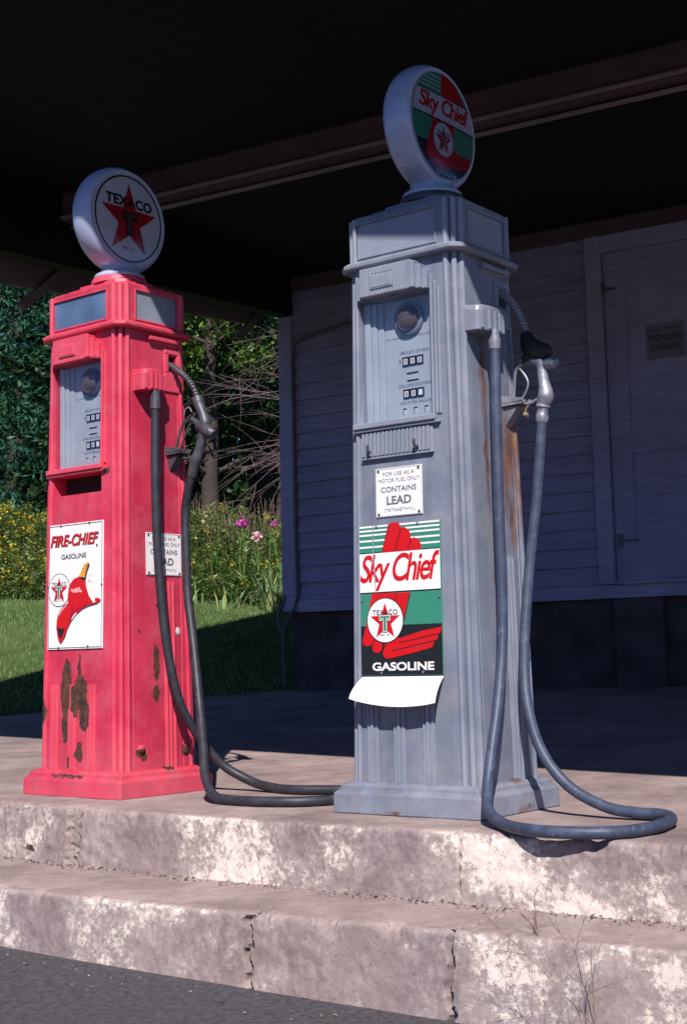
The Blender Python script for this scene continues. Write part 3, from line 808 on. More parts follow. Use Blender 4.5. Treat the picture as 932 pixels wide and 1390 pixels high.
    zz0, zz1 = (1.334, 1.408) if red else (1.318, 1.392)
    mb = MB()
    n_ = 14; sec = []
    cx = (o0+o1)/2; hwid = (o1-o0)/2; x0 = hw(1.36)-.004
    def osec(k, z): return [(x0, o0, z)]+[(x0+.030+.036*k*math.sin(math.pi*i/n_)**.55, cx-hwid*k*math.cos(math.pi*i/n_), z) for i in range(n_+1)]+[(x0, o1, z)]
    mb.loft([osec(1, zz0), osec(1, zz1-.018), osec(.94, zz1-.006), osec(.82, zz1)])
    for i in range(-2, 3):
        a = cx+i*hwid*.38; d = x0+.030+.036*(max(0, 1-((a-cx)/hwid)**2))**.275
        mb.box(d-.006, d+.0035, a-.006, a+.006, zz0+.004, zz1-.016)
    mb.build('hose_outlet', paint, root, bevel=.002)
    if red:
        mb = MB(); sb(.0, .115, 1.352, 1.366, .006); mb.build('outlet_flange', paint, root, bevel=.002)
    # door line on the side, drain screw
    mb = MB(); sb(-.116, -.1135, .09, 1.50, .0012); mb.build('door_seam', paint, root)
    for (a, z) in ((.114, .140), (-.085, .150)) if red else ((.125, .42), ):
        mb = MB(); mb.loft([[(hw(z)+d, a+r*math.cos(q), z+r*math.sin(q)) for q in [2*math.pi*i/12 for i in range(12)]] for r, d in ((.014, 0), (.014, .006), (.009, .009), (.003, .010))]); mb.build('bolt', paint, root, smooth=40)
    if red:
        mb = MB(); a, z = .090, .532; mb.loft([[(hw(z)+d, a+r*math.cos(q), z+1.4*r*math.sin(q)) for q in [2*math.pi*i/12 for i in range(12)]] for r, d in ((.010, 0), (.009, .003), (.003, .0045))]); mb.build('lock_plug', 'bare', root, smooth=40)
    # ---- warning plate
    def plate_frame(fr_, a0, a1, b0, b1, th, mat, nm):
        mb = MB(); P = lambda a, b, o: fr_(a, b, o)
        mb.hexa([P(a0,b0,.0012),P(a1,b0,.0012),P(a1,b1,.0012),P(a0,b1,.0012)], [P(a0,b0,th),P(a1,b0,th),P(a1,b1,th),P(a0,b1,th)])
        return mb.build(nm, mat, root, bevel=.0008, seg=1)
    def lead(fr_, a0, a1, b0, b1):
        o = plate_frame(fr_, a0, a1, b0, b1, .0035, 'enamel_white', 'warning_plate')
        ar = Art(lambda a, b, off=0: fr_(a, b, .0036+off)); w_ = a1-a0; h = b1-b0
        L = lambda t, x0, x1, y0, y1, bo: ar.text(t, a0+w_*x0, a0+w_*x1, b0+h*y0, b0+h*y1, 'grey_ink', 0, bold=bo)
        L('FOR USE AS A', .17, .84, .835, .915, .0); L('MOTOR FUEL ONLY', .07, .95, .70, .78, .0)
        L('CONTAINS', .12, .88, .50, .615, .018); L('LEAD', .24, .77, .245, .42, .03); L('(TETRAETHYL)', .19, .84, .085, .165, .0)
        ar.frame_lines(a0+.002, a1-.002, b0+.002, b1-.002, .0012, 'soft_ink', 0)
        for x in (.07, .93):
            for y in (.06, .94): ar.disc(a0+w_*x, b0+h*y, .0042, 'screw', 2, 12)
        ar.build('lettering', o)
    if red: lead(SD, -.052, .110, .718, .861)
    else: lead(FR, -.100, .060, .818, .957)
    # ---- big enamel sign
    if red:
        a0, a1, b0, b1 = -.161, .117, .480, .902
        o = plate_frame(FR, a0, a1, b0, b1, .005, 'enamel_white', 'enamel_sign')
        fr_ = lambda a, b, off=0: FR(a, b, .0051+off)
        def Z(x, y):
            t = (x-60)/533; yt = 100-48*t; yb_ = 1322-10*t
            return (a0+(a1-a0)*t, b1-(b1-b0)*(y-yt)/(yb_-yt))
        ar = Art(fr_)
        ar.frame_lines(a0+.004, a1-.004, b0+.004, b1-.004, .0022, 'dark_ink', 0)
        # title
        x0, yT = Z(80, 200); x1, _ = Z(552, 200); _, yB = Z(300, 305)
        yB2 = Z(80, 318)[1]; yT2 = Z(80, 205)[1]
        ar.text('FIRE-CHIEF', x0+.001, x1+.001, yB2-.002, yT2-.001, 'dark_ink', 1, bold=.035, shear=.28, spacing=1.0)
        ar.text('FIRE-CHIEF', x0-.001, x1-.001, yB2, yT2+.001, 'enamel_red', 2, bold=.018, shear=.28, spacing=1.0)
        g0 = Z(190, 438); g1 = Z(432, 375)
        ar.text('GASOLINE', g0[0], g1[0], g0[1], g0[1]+.017, 'dark_ink', 1, bold=.018)
        mc = Z(172, 738); ar.medallion(mc[0], mc[1], .0565, 1)
        helmet = [(265,870),(262,800),(270,720),(288,672),(320,630),(362,612),(405,615),(440,625),(432,665),(450,730),(480,805),(515,822),(555,820),(580,835),(575,855),(540,872),(480,885),(430,905),(370,950),(315,1010),(285,1060),(262,1110),(240,1180),(215,1235),(198,1252),(178,1240),(165,1200),(152,1110),(155,1040),(168,980),(190,930),(225,890)]
        under = [(580,850),(540,880),(470,898),(410,925),(350,975),(300,1040),(262,1120),(240,1195),(212,1242),(200,1262),(188,1256),(222,1170),(250,1090),(300,1005),(350,955),(430,900),(520,870)]
        ar.poly([Z(*p) for p in under], 'dark_ink', 7); ar.poly([Z(*p) for p in helmet], 'enamel_red', 8)
        ar.poly([Z(*p) for p in [(160,1085),(175,1110),(205,1118),(240,1112),(222,1165),(205,1195),(200,1215),(180,1190),(168,1140)]], 'black', 9)
        ar.poly([Z(*p) for p in [(362,612),(385,575),(405,520),(425,485),(450,468),(472,480),(465,520),(445,575),(440,622),(405,612)]], 'enamel_yellow', 9)
        ar.poly([Z(*p) for p in [(458,478),(473,484),(462,530),(448,590),(440,640),(428,635),(432,585),(446,530)]], 'dark_ink', 10)
        for q in ((400,560),(412,530),(424,505)): ar.line(Z(q[0], q[1]), Z(q[0]+42, q[1]+8), .0012, 'dark_ink', 10)
        ar.poly([Z(*p) for p in [(365,612),(405,618),(440,624),(436,640),(400,640)]], 'black', 10)
        ar.poly([Z(*p) for p in [(455,560),(480,500),(495,560),(515,700),(530,862),(512,868),(470,800),(440,700),(438,640)]], 'enamel_white', 10)
        for q in ((470,655,.010),(498,665,.006),(478,600,.005),(505,740,.004)): c_ = Z(q[0], q[1]); ar.star(c_[0], c_[1], q[2]*.8, 'pink', 11)
        ar.poly([Z(*p) for p in [(290,745),(300,725),(330,730),(350,715),(372,720),(380,700),(385,735),(404,745),(402,765),(370,760),(340,768),(310,762)]], 'pink', 11)
        ar.poly([Z(*p) for p in [(172,985),(200,930),(250,888),(262,888),(210,940),(185,985)]], 'pink', 11)
        ar.poly([Z(*p) for p in [(302,1025),(325,985),(350,960),(354,966),(330,1000),(310,1028)]], 'enamel_white', 11)
        ar.line(Z(268,870), Z(215,905), .0014, 'dark_ink', 11)
        ar.poly([Z(*p) for p in [(300,850),(330,930),(400,890),(470,850),(430,905),(340,985),(270,1060),(290,960)]], 'helmet_shade', 9)
        ar.disc(*Z(537, 300), .0042, 'screw', 4, 14)
        for q in ((183,105),(462,78),(62,712),(586,690),(172,1305),(458,1292)): ar.disc(*Z(*q), .0042, 'dark_ink', 4, 12)
        ar.build('printed_design', o)
    else:
        a0, a1, b0, b1 = -.159, .117, .377, .797
        o = plate_frame(FR, a0, a1, b0, b1, .005, 'enamel_green', 'enamel_sign')
        fr_ = lambda a, b, off=0: FR(a, b, .0051+off)
        def Z(x, y):
            t = (x-50)/560; yt = 85-43*t; yb_ = 1118
            return (a0+(a1-a0)*t, b1-(b1-b0)*(y-yt)/(yb_-yt))
        ar = Art(fr_)
        H = b1-b0; row = lambda f: b1-H*f
        for f in (.001, .028, .057, .096, .138): ar.rect(a0+.0012, a1-.0012, row(f+.0125), row(f), 'enamel_white', 0)
        bT, bB = row(.188), row(.448)
        ar.rect(a0+.001, a1-.001, bT, bT+.003, 'black', 1); ar.rect(a0+.001, a1-.001, bB-.003, bB, 'black', 1)
        k1 = row(.672)
        ar.rect(a0+.0008, a1-.0008, b0+.0008, k1, 'black', 0)
        up = [[(212,266),(262,70),(278,58),(312,55),(335,62),(345,92),(302,262)], [(300,262),(347,92),(372,90),(402,112),(414,150),(392,258)], [(392,258),(418,170),(438,163),(468,180),(484,215),(482,252)]]
        for i, p in enumerate(up): ar.poly([Z(*q) for q in p], 'enamel_red', 2+i)
        ar.line(Z(302,262), Z(346,92), .0022, 'black', 6); ar.line(Z(392,258), Z(416,165), .0022, 'black', 6)
        ar.line(Z(212,266), Z(262,70), .0016, 'black', 6)
        ar.rect(a0+.001, a1-.001, bB, bT, 'enamel_white', 5)
        s0 = Z(50, 505); s1 = Z(606, 270)
        ar.text('Sky Chief', a0+.002, a1-.002, bB+.003, bT-.004, 'enamel_red', 7, bold=.016, shear=.30, spacing=.86)
        wing = [(135,553),(402,547),(375,650),(350,760),(300,900),(205,900),(195,950),(168,965),(140,958),(130,930),(135,900),(115,912),(90,918),(66,905),(62,885),(85,790),(115,650)]
        ar.poly([Z(*q) for q in wing], 'enamel_red', 3)
        wing2 = [(205,965),(225,885),(330,862),(480,815),(608,790),(599,832),(585,838),(578,875),(560,884),(545,930),(420,965),(245,1005),(215,997)]
        ar.poly([Z(*q) for q in wing2], 'enamel_red', 4)
        for p, q in (((318,896),(586,838)), ((272,950),(560,884)), ((135,903),(160,850)), ((204,955),(240,890)), ((402,549),(352,755)), ((312,549),(300,600))): ar.line(Z(*p), Z(*q), .0022, 'black', 6)
        mc = Z(227, 740); ar.medallion(mc[0], mc[1], .0635, 7)
        g0 = Z(130, 1090); g1 = Z(552, 1022)
        ar.text('GASOLINE', g0[0], g1[0], g0[1]+.001, g1[1]-.002, 'enamel_white', 2, bold=.03)
        for q in ((175,88),(462,66),(65,600),(598,575),(195,1100),(480,1098)): ar.disc(*Z(*q), .0042, 'grey_ink', 8, 12)
        ar.poly([Z(*q) for q in [(150,75),(156,75),(160,300),(168,440),(164,560),(158,430),(152,300)]], 'soft_ink', 11)
        ar.build('printed_design', o)
        # bent white flap below the sign
        mb = MB(); rows = []; nA = 12
        for j in range(9):
            t = j/8; ro = []
            for i in range(nA+1):
                q = i/nA; a = a0+.003+(a1-a0-.003)*q
                out = .004+.058*(1-(1-t)**1.5)*(1.0-.22*q); dn = .004+(.058+.016*math.sin(math.pi*q)**.8+.012*q)*t**1.1
                ro.append(FR(a-.006*t*(1-q), .377-dn, out))
            rows.append(ro)
        vs = [p for ro in rows for p in ro]+[(p[0], p[1]+.0012, p[2]-.001) for ro in rows for p in ro]
        n_ = nA+1; off = 9*n_; fs = []
        for j in range(8):
            for i in range(nA):
                q = j*n_+i; fs += [(q, q+1, q+n_+1, q+n_), (off+q, off+q+n_, off+q+n_+1, off+q+1)]
        for i in range(nA): q = 8*n_+i; fs.append((q, q+1, off+q+1, off+q))
        for j in range(8): q = j*n_; fs += [(q, q+n_, off+q+n_, off+q), (q+nA, off+q+nA, off+q+n_+nA, q+n_+nA)]
        mb.add(vs, fs); mb.build('bent_flap', 'paper', root, smooth=50)
    # ---- nozzle cradle
    mb = MB(); h0 = hw(1.13)-.004
    v0 = .045 if red else .055
    mb.hexa([(h0, v0, 1.128), (h0+.066, v0+.008, 1.132), (h0+.066, v0+.062, 1.132), (h0, v0+.070, 1.128)],
            [(h0, v0, 1.136), (h0+.066, v0+.008, 1.139), (h0+.066, v0+.062, 1.139), (h0, v0+.070, 1.136)])
    mb.hexa([(h0, v0, 1.136), (h0+.070, v0+.006, 1.139), (h0+.070, v0+.013, 1.139), (h0, v0+.007, 1.136)], [(h0, v0, 1.160), (h0+.070, v0+.006, 1.148), (h0+.070, v0+.013, 1.148), (h0, v0+.007, 1.160)])
    mb.hexa([(h0, v0+.063, 1.136), (h0+.070, v0+.056, 1.139), (h0+.070, v0+.063, 1.139), (h0, v0+.070, 1.136)], [(h0, v0+.063, 1.160), (h0+.070, v0+.056, 1.148), (h0+.070, v0+.063, 1.148), (h0, v0+.070, 1.160)])
    mb.hexa([(h0, v0+.020, 1.075), (h0+.006, v0+.020, 1.075), (h0+.006, v0+.05, 1.075), (h0, v0+.05, 1.075)], [(h0, v0+.010, 1.128), (h0+.05, v0+.014, 1.128), (h0+.05, v0+.058, 1.128), (h0, v0+.062, 1.128)])
    mb.build('nozzle_cradle', 'steel' if red else 'metal', root, bevel=.002)
    # ---- nozzle, spout, lever, guard
    V = .08 if red else .09
    P = lambda u, z, dv=0: (u, V+dv, z)
    if red:
        sp = [(.150, 1.452), (.184, 1.447), (.216, 1.428), (.259, 1.396), (.294, 1.357), (.315, 1.316)]
        body_ = ([(.316, 1.318), (.320, 1.300), (.326, 1.286), (.338, 1.262), (.348, 1.238), (.350, 1.220), (.340, 1.196)], [.0185, .0200, .0175, .0170, .0185, .0200, .0190])
        knob = ([(.287, 1.246), (.300, 1.240), (.318, 1.226), (.326, 1.220), (.372, 1.192), (.376, 1.190), (.392, 1.180)], [.008, .010, .012, .0215, .0225, .017, .0150])
        handle = ([(.341, 1.20), (.332, 1.168), (.318, 1.130), (.308, 1.108), (.303, 1.100), (.296, 1.084), (.286, 1.055), (.284, 1.050)], [.0165, .0150, .0165, .0200, .0210, .0175, .0180, .0165])
        guard = [(.312, 1.262), (.292, 1.262), (.270, 1.252), (.246, 1.236), (.231, 1.212), (.222, 1.185), (.213, 1.160), (.206, 1.140), (.210, 1.130), (.235, 1.120), (.270, 1.114), (.305, 1.122)]
        lever = [(.296, 1.240), (.272, 1.222), (.255, 1.195), (.238, 1.165), (.226, 1.138)]
        mN, mS, mG, spm = 'steel', 'steel', 'steel', 'steel'
    else:
        sp = [(.150, 1.478), (.183, 1.466), (.210, 1.446), (.233, 1.412), (.251, 1.372), (.263, 1.333), (.268, 1.310)]
        body_ = ([(.238, 1.262), (.262, 1.262), (.285, 1.256), (.305, 1.245), (.309, 1.225), (.313, 1.190), (.317, 1.165), (.317, 1.145), (.308, 1.125)], [.008, .014, .018, .018, .0145, .0155, .020, .0235, .0190])
        knob = ([(.300, 1.240), (.318, 1.240), (.324, 1.240), (.346, 1.240), (.350, 1.240), (.358, 1.240)], [.010, .012, .0165, .018, .0125, .010])
        handle = ([(.309, 1.128), (.307, 1.118), (.3065, 1.114), (.304, 1.098), (.3035, 1.094), (.302, 1.078), (.302, 1.072)], [.019, .0205, .0165, .0165, .0185, .0185, .0155])
        guard = [(.262, 1.250), (.240, 1.246), (.226, 1.236), (.220, 1.215), (.216, 1.180), (.213, 1.152), (.219, 1.142), (.245, 1.134), (.268, 1.134), (.290, 1.142), (.306, 1.150)]
        lever = [(.236, 1.238), (.252, 1.218), (.262, 1.196), (.258, 1.175), (.246, 1.156), (.234, 1.143)]
        mN, mS, mG, spm = 'metal', 'hose_blue', 'metal', 'metal'
    mb = MB(); mb.tube(catmull([P(*p) for p in body_[0]], 4), [interp(i/4, list(enumerate(body_[1]))) for i in range(4*(len(body_[0])-1)+1)], 16)
    mb.tube([P(*p) for p in knob[0]], knob[1], 16); mb.tube([P(*p) for p in handle[0]], handle[1], 16)
    nz = mb.build('nozzle', mN, root, smooth=45)
    pts = catmull([P(*p) for p in sp], 12); rad = [.0085+.0034*(1 if (i % 3) else 0) for i in range(len(pts))]
    mb = MB(); mb.tube(pts, rad, 14); mb.build('spout', 'steel' if red else 'metal', nz, smooth=30)
    mb = MB(); mb.tube(catmull([P(*p) for p in guard], 5), .0048, 8); mb.build('trigger_guard', mG, nz, smooth=60)
    mb = MB(); mb.tube(catmull([P(*p) for p in lever], 5), .0038, 8); mb.build('trigger', mG, nz, smooth=60)
    if red:
        mb = MB(); mb.tube(catmull([P(.300, 1.268, -.012), P(.288, 1.285, -.012), P(.270, 1.280, -.012), P(.262, 1.262, -.012)], 5), .0028, 6); mb.build('catch_wire', 'metal', nz, smooth=60)
    else:
        pb = [P(.262, 1.338), P(.268, 1.312), P(.280, 1.292), P(.300, 1.278), P(.322, 1.276), P(.340, 1.270)]
        mb = MB(); mb.tube(catmull(pb, 4), [interp(i/4, list(enumerate([.015, .024, .031, .031, .024, .012]))) for i in range(21)], 14); mb.tube([P(.285, 1.29), P(.270, 1.262), P(.250, 1.262)], [.026, .022, .012], 12)
        mb.build('rubber_boot', 'boot', nz, smooth=60)
        mb = MB(); mb.tube([P(.262, 1.128), P(.252, 1.118), P(.250, 1.108)], .004, 6); mb.tube([P(.246, 1.104), P(.258, 1.100)], [.008, .007], 8); mb.build('tag_chain', 'brass', nz, smooth=60)
    return root

pump_r = make_pump('weathered red gas pump with a white round globe, peeling paint and fire helmet sign', 'red', (-.78284, 4.88513, 0), -.6839, True)
pump_g = make_pump('grey blue gas pump with bent white flap under its green and red sign', 'grey', (.26915, 4.07861, .001), -.6553, False)

def add_hose(root, pts, mat, r, couplings):
    mb = MB(); mb.tube(catmull(pts, 7), r, 14); h = mb.build('hose', mat, root, smooth=80)
    for pl_, rr, m_ in couplings:
        mb = MB(); mb.tube(pl_, rr, 16); mb.build('hose_coupling', m_, h, smooth=35)
hose_l = [(.24, -.043, 1.30), (.24, -.044, 1.25), (.24, -.045, 1.16), (.24, -.046, 1.061), (.24, -.041, .864), (.245, -.031, .668), (.255, -.012, .475), (.27, .025, .305), (.285, .089, .194), (.329, .158, .092), (.417, .205, .034), (.52, .200, .017), (.634, .182, .016), (.749, .228, .016),
          (.86, .262, .016), (.955, .225, .016), (.995, .12, .016), (.965, .0, .016), (.902, -.105, .016), (.786, -.155, .016), (.67, -.158, .016), (.59, -.143, .024), (.51, -.098, .075), (.455, -.05, .155), (.375, .015, .29), (.303, .06, .497), (.262, .078, .65), (.252, .083, .77), (.243, .088, .921), (.266, .080, 1.005), (.285, .080, 1.055)]
add_hose(pump_r, hose_l, 'hose_dark', .0150, [([(.24, -.043, 1.334), (.24, -.043, 1.312), (.24, -.043, 1.310), (.24, -.044, 1.272)], [.0165, .0165, .0185, .0180], 'steel')])
hose_g = [(.245, -.055, 1.30), (.245, -.056, 1.25), (.245, -.057, 1.217), (.245, -.061, 1.092), (.243, -.063, .805), (.245, -.065, .603), (.25, -.085, .444), (.26, -.13, .308), (.272, -.191, .178), (.287, -.242, .088), (.325, -.300, .038), (.398, -.362, .019), (.472, -.412, .0155), (.575, -.446, .0155), (.700, -.404, .0155), (.750, -.293, .0155), (.735, -.13, .017), (.665, -.025, .017), (.586, -.020, .018), (.5, -.018, .030), (.397, -.019, .079), (.32, -.017, .167), (.274, -.002, .284), (.250, .03, .423), (.252, .069, .647), (.275, .088, .854), (.295, .09, 1.02), (.302, .09, 1.075)]
add_hose(pump_g, hose_g, 'hose_blue', .0148, [([(.245, -.056, 1.324), (.245, -.056, 1.302), (.245, -.056, 1.300), (.245, -.056, 1.286), (.245, -.056, 1.270)], [.0150, .0150, .0178, .0178, .0160], 'metal')])

# ------------------------------------------------------------------ canopy (same local frame as the house: x along the wall, y into it)
C0 = (-.444, 10.94, 0); RZ = R(-31.0)
can = empty('canopy', C0, RZ); tag(can, 'dark wooden porch roof over the pumps with one long cross beam', 'canopy')
XR = 7.5
fy = lambda x: -5.50-.269*x
zc = lambda y: 3.43+.022*y
mb = MB()
mb.hexa([(-.02, 0, zc(0)), (XR, 0, zc(0)), (XR, fy(XR), zc(fy(XR))), (-.02, fy(0), zc(fy(0)))][::-1], [(-.02, 0, zc(0)+.12), (XR, 0, zc(0)+.12), (XR, fy(XR), zc(fy(XR))+.12), (-.02, fy(0), zc(fy(0))+.12)][::-1])
mb.build('roof_deck', 'roofing', can)
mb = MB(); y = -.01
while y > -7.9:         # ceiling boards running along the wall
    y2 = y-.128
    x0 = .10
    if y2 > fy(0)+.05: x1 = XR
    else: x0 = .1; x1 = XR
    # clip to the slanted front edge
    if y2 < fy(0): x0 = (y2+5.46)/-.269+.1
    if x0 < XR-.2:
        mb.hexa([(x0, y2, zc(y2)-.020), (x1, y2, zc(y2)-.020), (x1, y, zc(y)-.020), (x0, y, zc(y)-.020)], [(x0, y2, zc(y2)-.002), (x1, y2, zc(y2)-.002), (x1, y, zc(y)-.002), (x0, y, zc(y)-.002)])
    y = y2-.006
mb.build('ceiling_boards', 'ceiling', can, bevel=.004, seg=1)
mb = MB(); mb.box(.12, XR, -2.667, -2.52, 3.175, 3.36); mb.build('cross_beam', 'beam', can, bevel=.004)
mb = MB(); mb.box(.12, XR, -2.688, -2.668, 3.186, 3.206); mb.box(.12, XR, -2.60, -2.545, 3.150, 3.157); mb.build('beam_moulding', 'beamtrim', can, bevel=.004)
def slanted(mb, x0, x1, ya, za, yb_, zb, top):
    mb.hexa([(x0, ya, za), (x1, ya, za), (x1, yb_, zb), (x0, yb_, zb)], [(x0, ya, top(ya)), (x1, ya, top(ya)), (x1, yb_, top(yb_)), (x0, yb_, top(yb_))])
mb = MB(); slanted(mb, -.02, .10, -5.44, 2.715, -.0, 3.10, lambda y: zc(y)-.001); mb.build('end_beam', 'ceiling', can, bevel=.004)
mb = MB(); slanted(mb, -.36, -.325, -5.4, 2.58, .12, 3.115, lambda y: zc(y)+.14); mb.build('rake_board', 'rake', can, bevel=.004)
mb = MB(); slanted(mb, -.325, -.02, -5.4, 3.0, .3, 3.25, lambda y: zc(y)+.13); mb.build('overhang_soffit', 'rake', can)
mb = MB()
for yy, zz in ((-.22, 0), (-2.6, -.23)):
    mb = MB(); mb.hexa([(-.322, yy-.02, 2.95+zz), (-.282, yy-.02, 2.95+zz), (-.282, yy+.05, 2.93+zz), (-.322, yy+.05, 2.93+zz)], [(-.322, yy+.40, 3.30+zz), (-.282, yy+.40, 3.30+zz), (-.282, yy+.49, 3.28+zz), (-.322, yy+.49, 3.28+zz)])
    mb.build('diagonal_brace', 'rake', can, bevel=.004)
mb = MB()
p0, p1 = (-.36, fy(-.36)), (XR, fy(XR)); dn = Vector((.9657, -.2598))
nx, ny_ = -.2598, -.9657
lo = [(p0[0], p0[1], 2.9), (p1[0], p1[1], 2.9), (p1[0]-nx*.04, p1[1]-ny_*.04, 2.9), (p0[0]-nx*.04, p0[1]-ny_*.04, 2.9)]
mb.hexa(lo, [(a, b, 3.46) for a, b, c in lo]); mb.build('front_fascia', 'rake', can, bevel=.004)

# ------------------------------------------------------------------ house
hs = empty('clapboard_house', C0, RZ); tag(hs, 'blue grey clapboard building on a dark stone foundation behind the pumps', 'house')
mb = MB(); WZ0, WZ1 = .882, 3.30; ex = .1285
HX, HY = 7.4, 7.0
z = WZ0; nb = int((WZ1-WZ0)/ex)+1; rs = random.Random(2)
def siding(xa, xb):
    mb = MB()
    for k in range(nb):                                # lapped boards, thick at the foot, thin at the top
        z0 = WZ0+k*ex; z1 = min(z0+ex+.012, WZ1); j = .0015*rs.random()
        mb.hexa([(xa, -.032-j, z0), (xb, -.032-j, z0), (xb, .004, z0), (xa, .004, z0)], [(xa, -.004, z1), (xb, -.004, z1), (xb, .004, z1), (xa, .004, z1)])
    mb.build('clapboard_siding', 'siding', hs)
siding(.098, 2.53); siding(5.35, HX)
mb = MB()
for k in range(nb):
    for xn in (.17, .78, 1.39, 2.0, 2.47): 
        xq = xn+rs.uniform(-.02, .02); zq = WZ0+k*ex+.018; mb.box(xq-.004, xq+.004, -.0335, -.0285, zq-.004, zq+.004)
tag(mb.build('nail_heads', 'conduit', hs), kind='stuff')
mb = MB()
for k in range(nb):
    z0 = WZ0+k*ex; z1 = min(z0+ex+.012, WZ1)
    mb.hexa([(-.020, .098, z0), (.004, .098, z0), (.004, HY, z0), (-.020, HY, z0)], [(-.004, .098, z1), (.004, .098, z1), (.004, HY, z1), (-.004, HY, z1)])
mb.build('clapboard_siding', 'siding', hs)
MB().box(.004, 2.64, .0042, .12, .80, 3.42).box(5.25, HX, .0042, .12, .80, 3.42).box(.0042, .12, .12, HY, .80, 3.42).box(2.64, 5.25, .0042, .12, 3.17, 3.42).box(2.64, 5.25, .0042, .12, .80, .905).box(HX-.1, HX, .12, HY, .8, 3.42).box(.12, HX-.1, HY-.1, HY, .8, 3.42).build('wall', 'siding', hs)
MB().box(-.028, .096, -.040, .0035, .80, 3.36).box(-.030, -.001, .0037, .095, .80, 3.36).build('corner_board', 'trim', hs, bevel=.003)
MB().box(.098, HX, -.034, .004, .79, .880).build('skirt_board', 'trim', hs, bevel=.003)
MB().box(.098, HX, -.030, .0035, 3.292, 3.40).box(.098, HX, -.045, -.031, 3.355, 3.392).build('frieze_board', 'beam', hs, bevel=.003)
# foundation with rough face
mb = MB(); nx_, nz_ = 150, 16; vs = []
for i in range(nx_+1):
    for j in range(nz_+1):
        x = HX*i/nx_; z = -.1+.90*j/nz_
        vs.append((x, .05+.018*fract((x*3, z*4, 1))+(.0 if j < nz_ else 0), z))
mb.add(vs, [(i*(nz_+1)+j, (i+1)*(nz_+1)+j, (i+1)*(nz_+1)+j+1, i*(nz_+1)+j+1) for i in range(nx_) for j in range(nz_)])
mb.box(.01, .09, .085, HY, -.1, .795); mb.box(.09, HX, .09, .3, -.1, .795)
mb.box(2.62, 2.95, -.02, .04, .10, .785)
mb.build('foundation', 'foundation', hs, smooth=50)
# roof of the house
mb = MB(); mb.hexa([(-.3, -.05, 3.56), (HX+.3, -.05, 3.56), (HX+.3, HY+.3, 3.56), (-.3, HY+.3, 3.56)], [(.4, 2.5, 4.3), (HX-.4, 2.5, 4.3), (HX-.4, HY-2.5, 4.3), (.4, HY-2.5, 4.3)]); mb.build('roof', 'roofing', hs)
# door: broad boarded door with trim
dr = MB().box(2.64, 5.25, .012, .03, .905, 3.168).build('door', 'door', hs)
mb = MB()
for z0, z1 in ((3.02, 3.168), (1.76, 1.93), (.905, 1.17)): mb.box(2.79, 5.10, -.002, .0118, z0, z1)
mb.box(2.645, 2.79, -.004, .0117, .906, 3.166); mb.box(5.10, 5.245, -.004, .0117, .906, 3.166)
mb.build('rail_and_stile', 'door', dr, bevel=.003)
mb = MB()
mb.box(2.60, 2.66, -.034, -.0300, 2.865, 2.96); mb.box(2.66, 2.74, -.012, -.0042, 2.905, 2.92)
mb.build('hinge', 'steel', dr)
mb = MB(); mb.box(2.66, 2.70, -.012, -.0045, 1.13, 1.22); mb.box(2.70, 2.80, -.011, -.0043, 1.168, 1.182); mb.build('hinge', 'steel', dr)
MB().box(2.528, 2.638, -.040, .003, .905, 3.290).box(5.252, 5.35, -.040, .003, .905, 3.290).box(2.638, 5.252, -.034, .003, 3.170, 3.290).box(2.53, 5.35, -.048, -.001, .884, .904).build('door_trim', 'trim', hs, bevel=.003)
MB().box(2.7, 5.2, -.055, -.0345, .878, .900).build('door_sill', 'trim', hs, bevel=.003)
# conduit down the corner
mb = MB()
mb.tube(catmull([(.115, -.040, .92), (.105, -.042, 1.4), (.105, -.042, 2.3), (.105, -.042, 2.72), (.115, -.042, 2.83), (.16, -.042, 2.89), (.5, -.042, 2.95), (.85, -.042, 2.98), (.93, -.042, 3.02), (.96, -.042, 3.12), (.96, -.042, 3.34)], 6), .013, 8)
mb.build('conduit', 'conduit', hs, smooth=60)
mb = MB()
mb.tube(catmull([(.115, -.040, .93), (.09, -.045, .84), (.03, -.05, .74), (-.02, -.05, .66), (-.055, -.05, .70), (-.06, -.05, .79), (-.02, -.045, .86), (.0, -.038, .93)], 6), .012, 8)
mb.tube(catmull([(-.02, -.05, .66), (-.03, -.04, .5), (-.03, -.03, .3), (-.03, .0, .1)], 6), .009, 8)
mb.build('loose_cable', 'conduit', hs, smooth=60)

# notice on the door
nr = empty('paper_notice', C0, RZ); tag(nr, 'small faded trespassing notice pinned on the wide boarded door', 'sign')
sx0, sx1, sz0, sz1 = 2.925, 3.195, 2.385, 2.625
MB().box(sx0, sx1, .0088, .0117, sz0, sz1).build('sheet', 'notice', nr)
ar = Art(lambda a, b, off=0: (a, .0087-off, b)); wd = sx1-sx0
ar.text('Private', sx0+.02, sx0+.105, sz1-.052, sz1-.026, 'dark_ink', 0, bold=.01)
ar.text('Property', sx0+.135, sx1-.02, sz1-.052, sz1-.026, 'dark_ink', 0, bold=.01)
ar.text('TRESPASSING', sx0+.015, sx1-.015, sz1-.125, sz1-.075, 'dark_ink', 0, bold=.03)
ar.text('FORBIDDEN', sx0+.03, sx1-.03, sz1-.185, sz1-.137, 'dark_ink', 0, bold=.03)
ar.build('lettering', nr)

# ------------------------------------------------------------------ vegetation
def rquad(mb, c, sx, sy, rnd, mi=0, up=None):
    a = Vector((rnd.gauss(0, 1), rnd.gauss(0, 1), rnd.gauss(0, 1))).normalized()
    if up is not None: a = (a+Vector(up)).normalized()
    b = a.orthogonal().normalized(); q = rnd.uniform(0, 6.28); c2 = a.cross(b)
    d = b*math.cos(q)+c2*math.sin(q); e = a.cross(d); c = Vector(c)
    mb.add([c-d*sx, c-e*sy*.5+d*0, c+d*sx, c+e*sy*.5], [(0, 1, 2, 3)], mi)

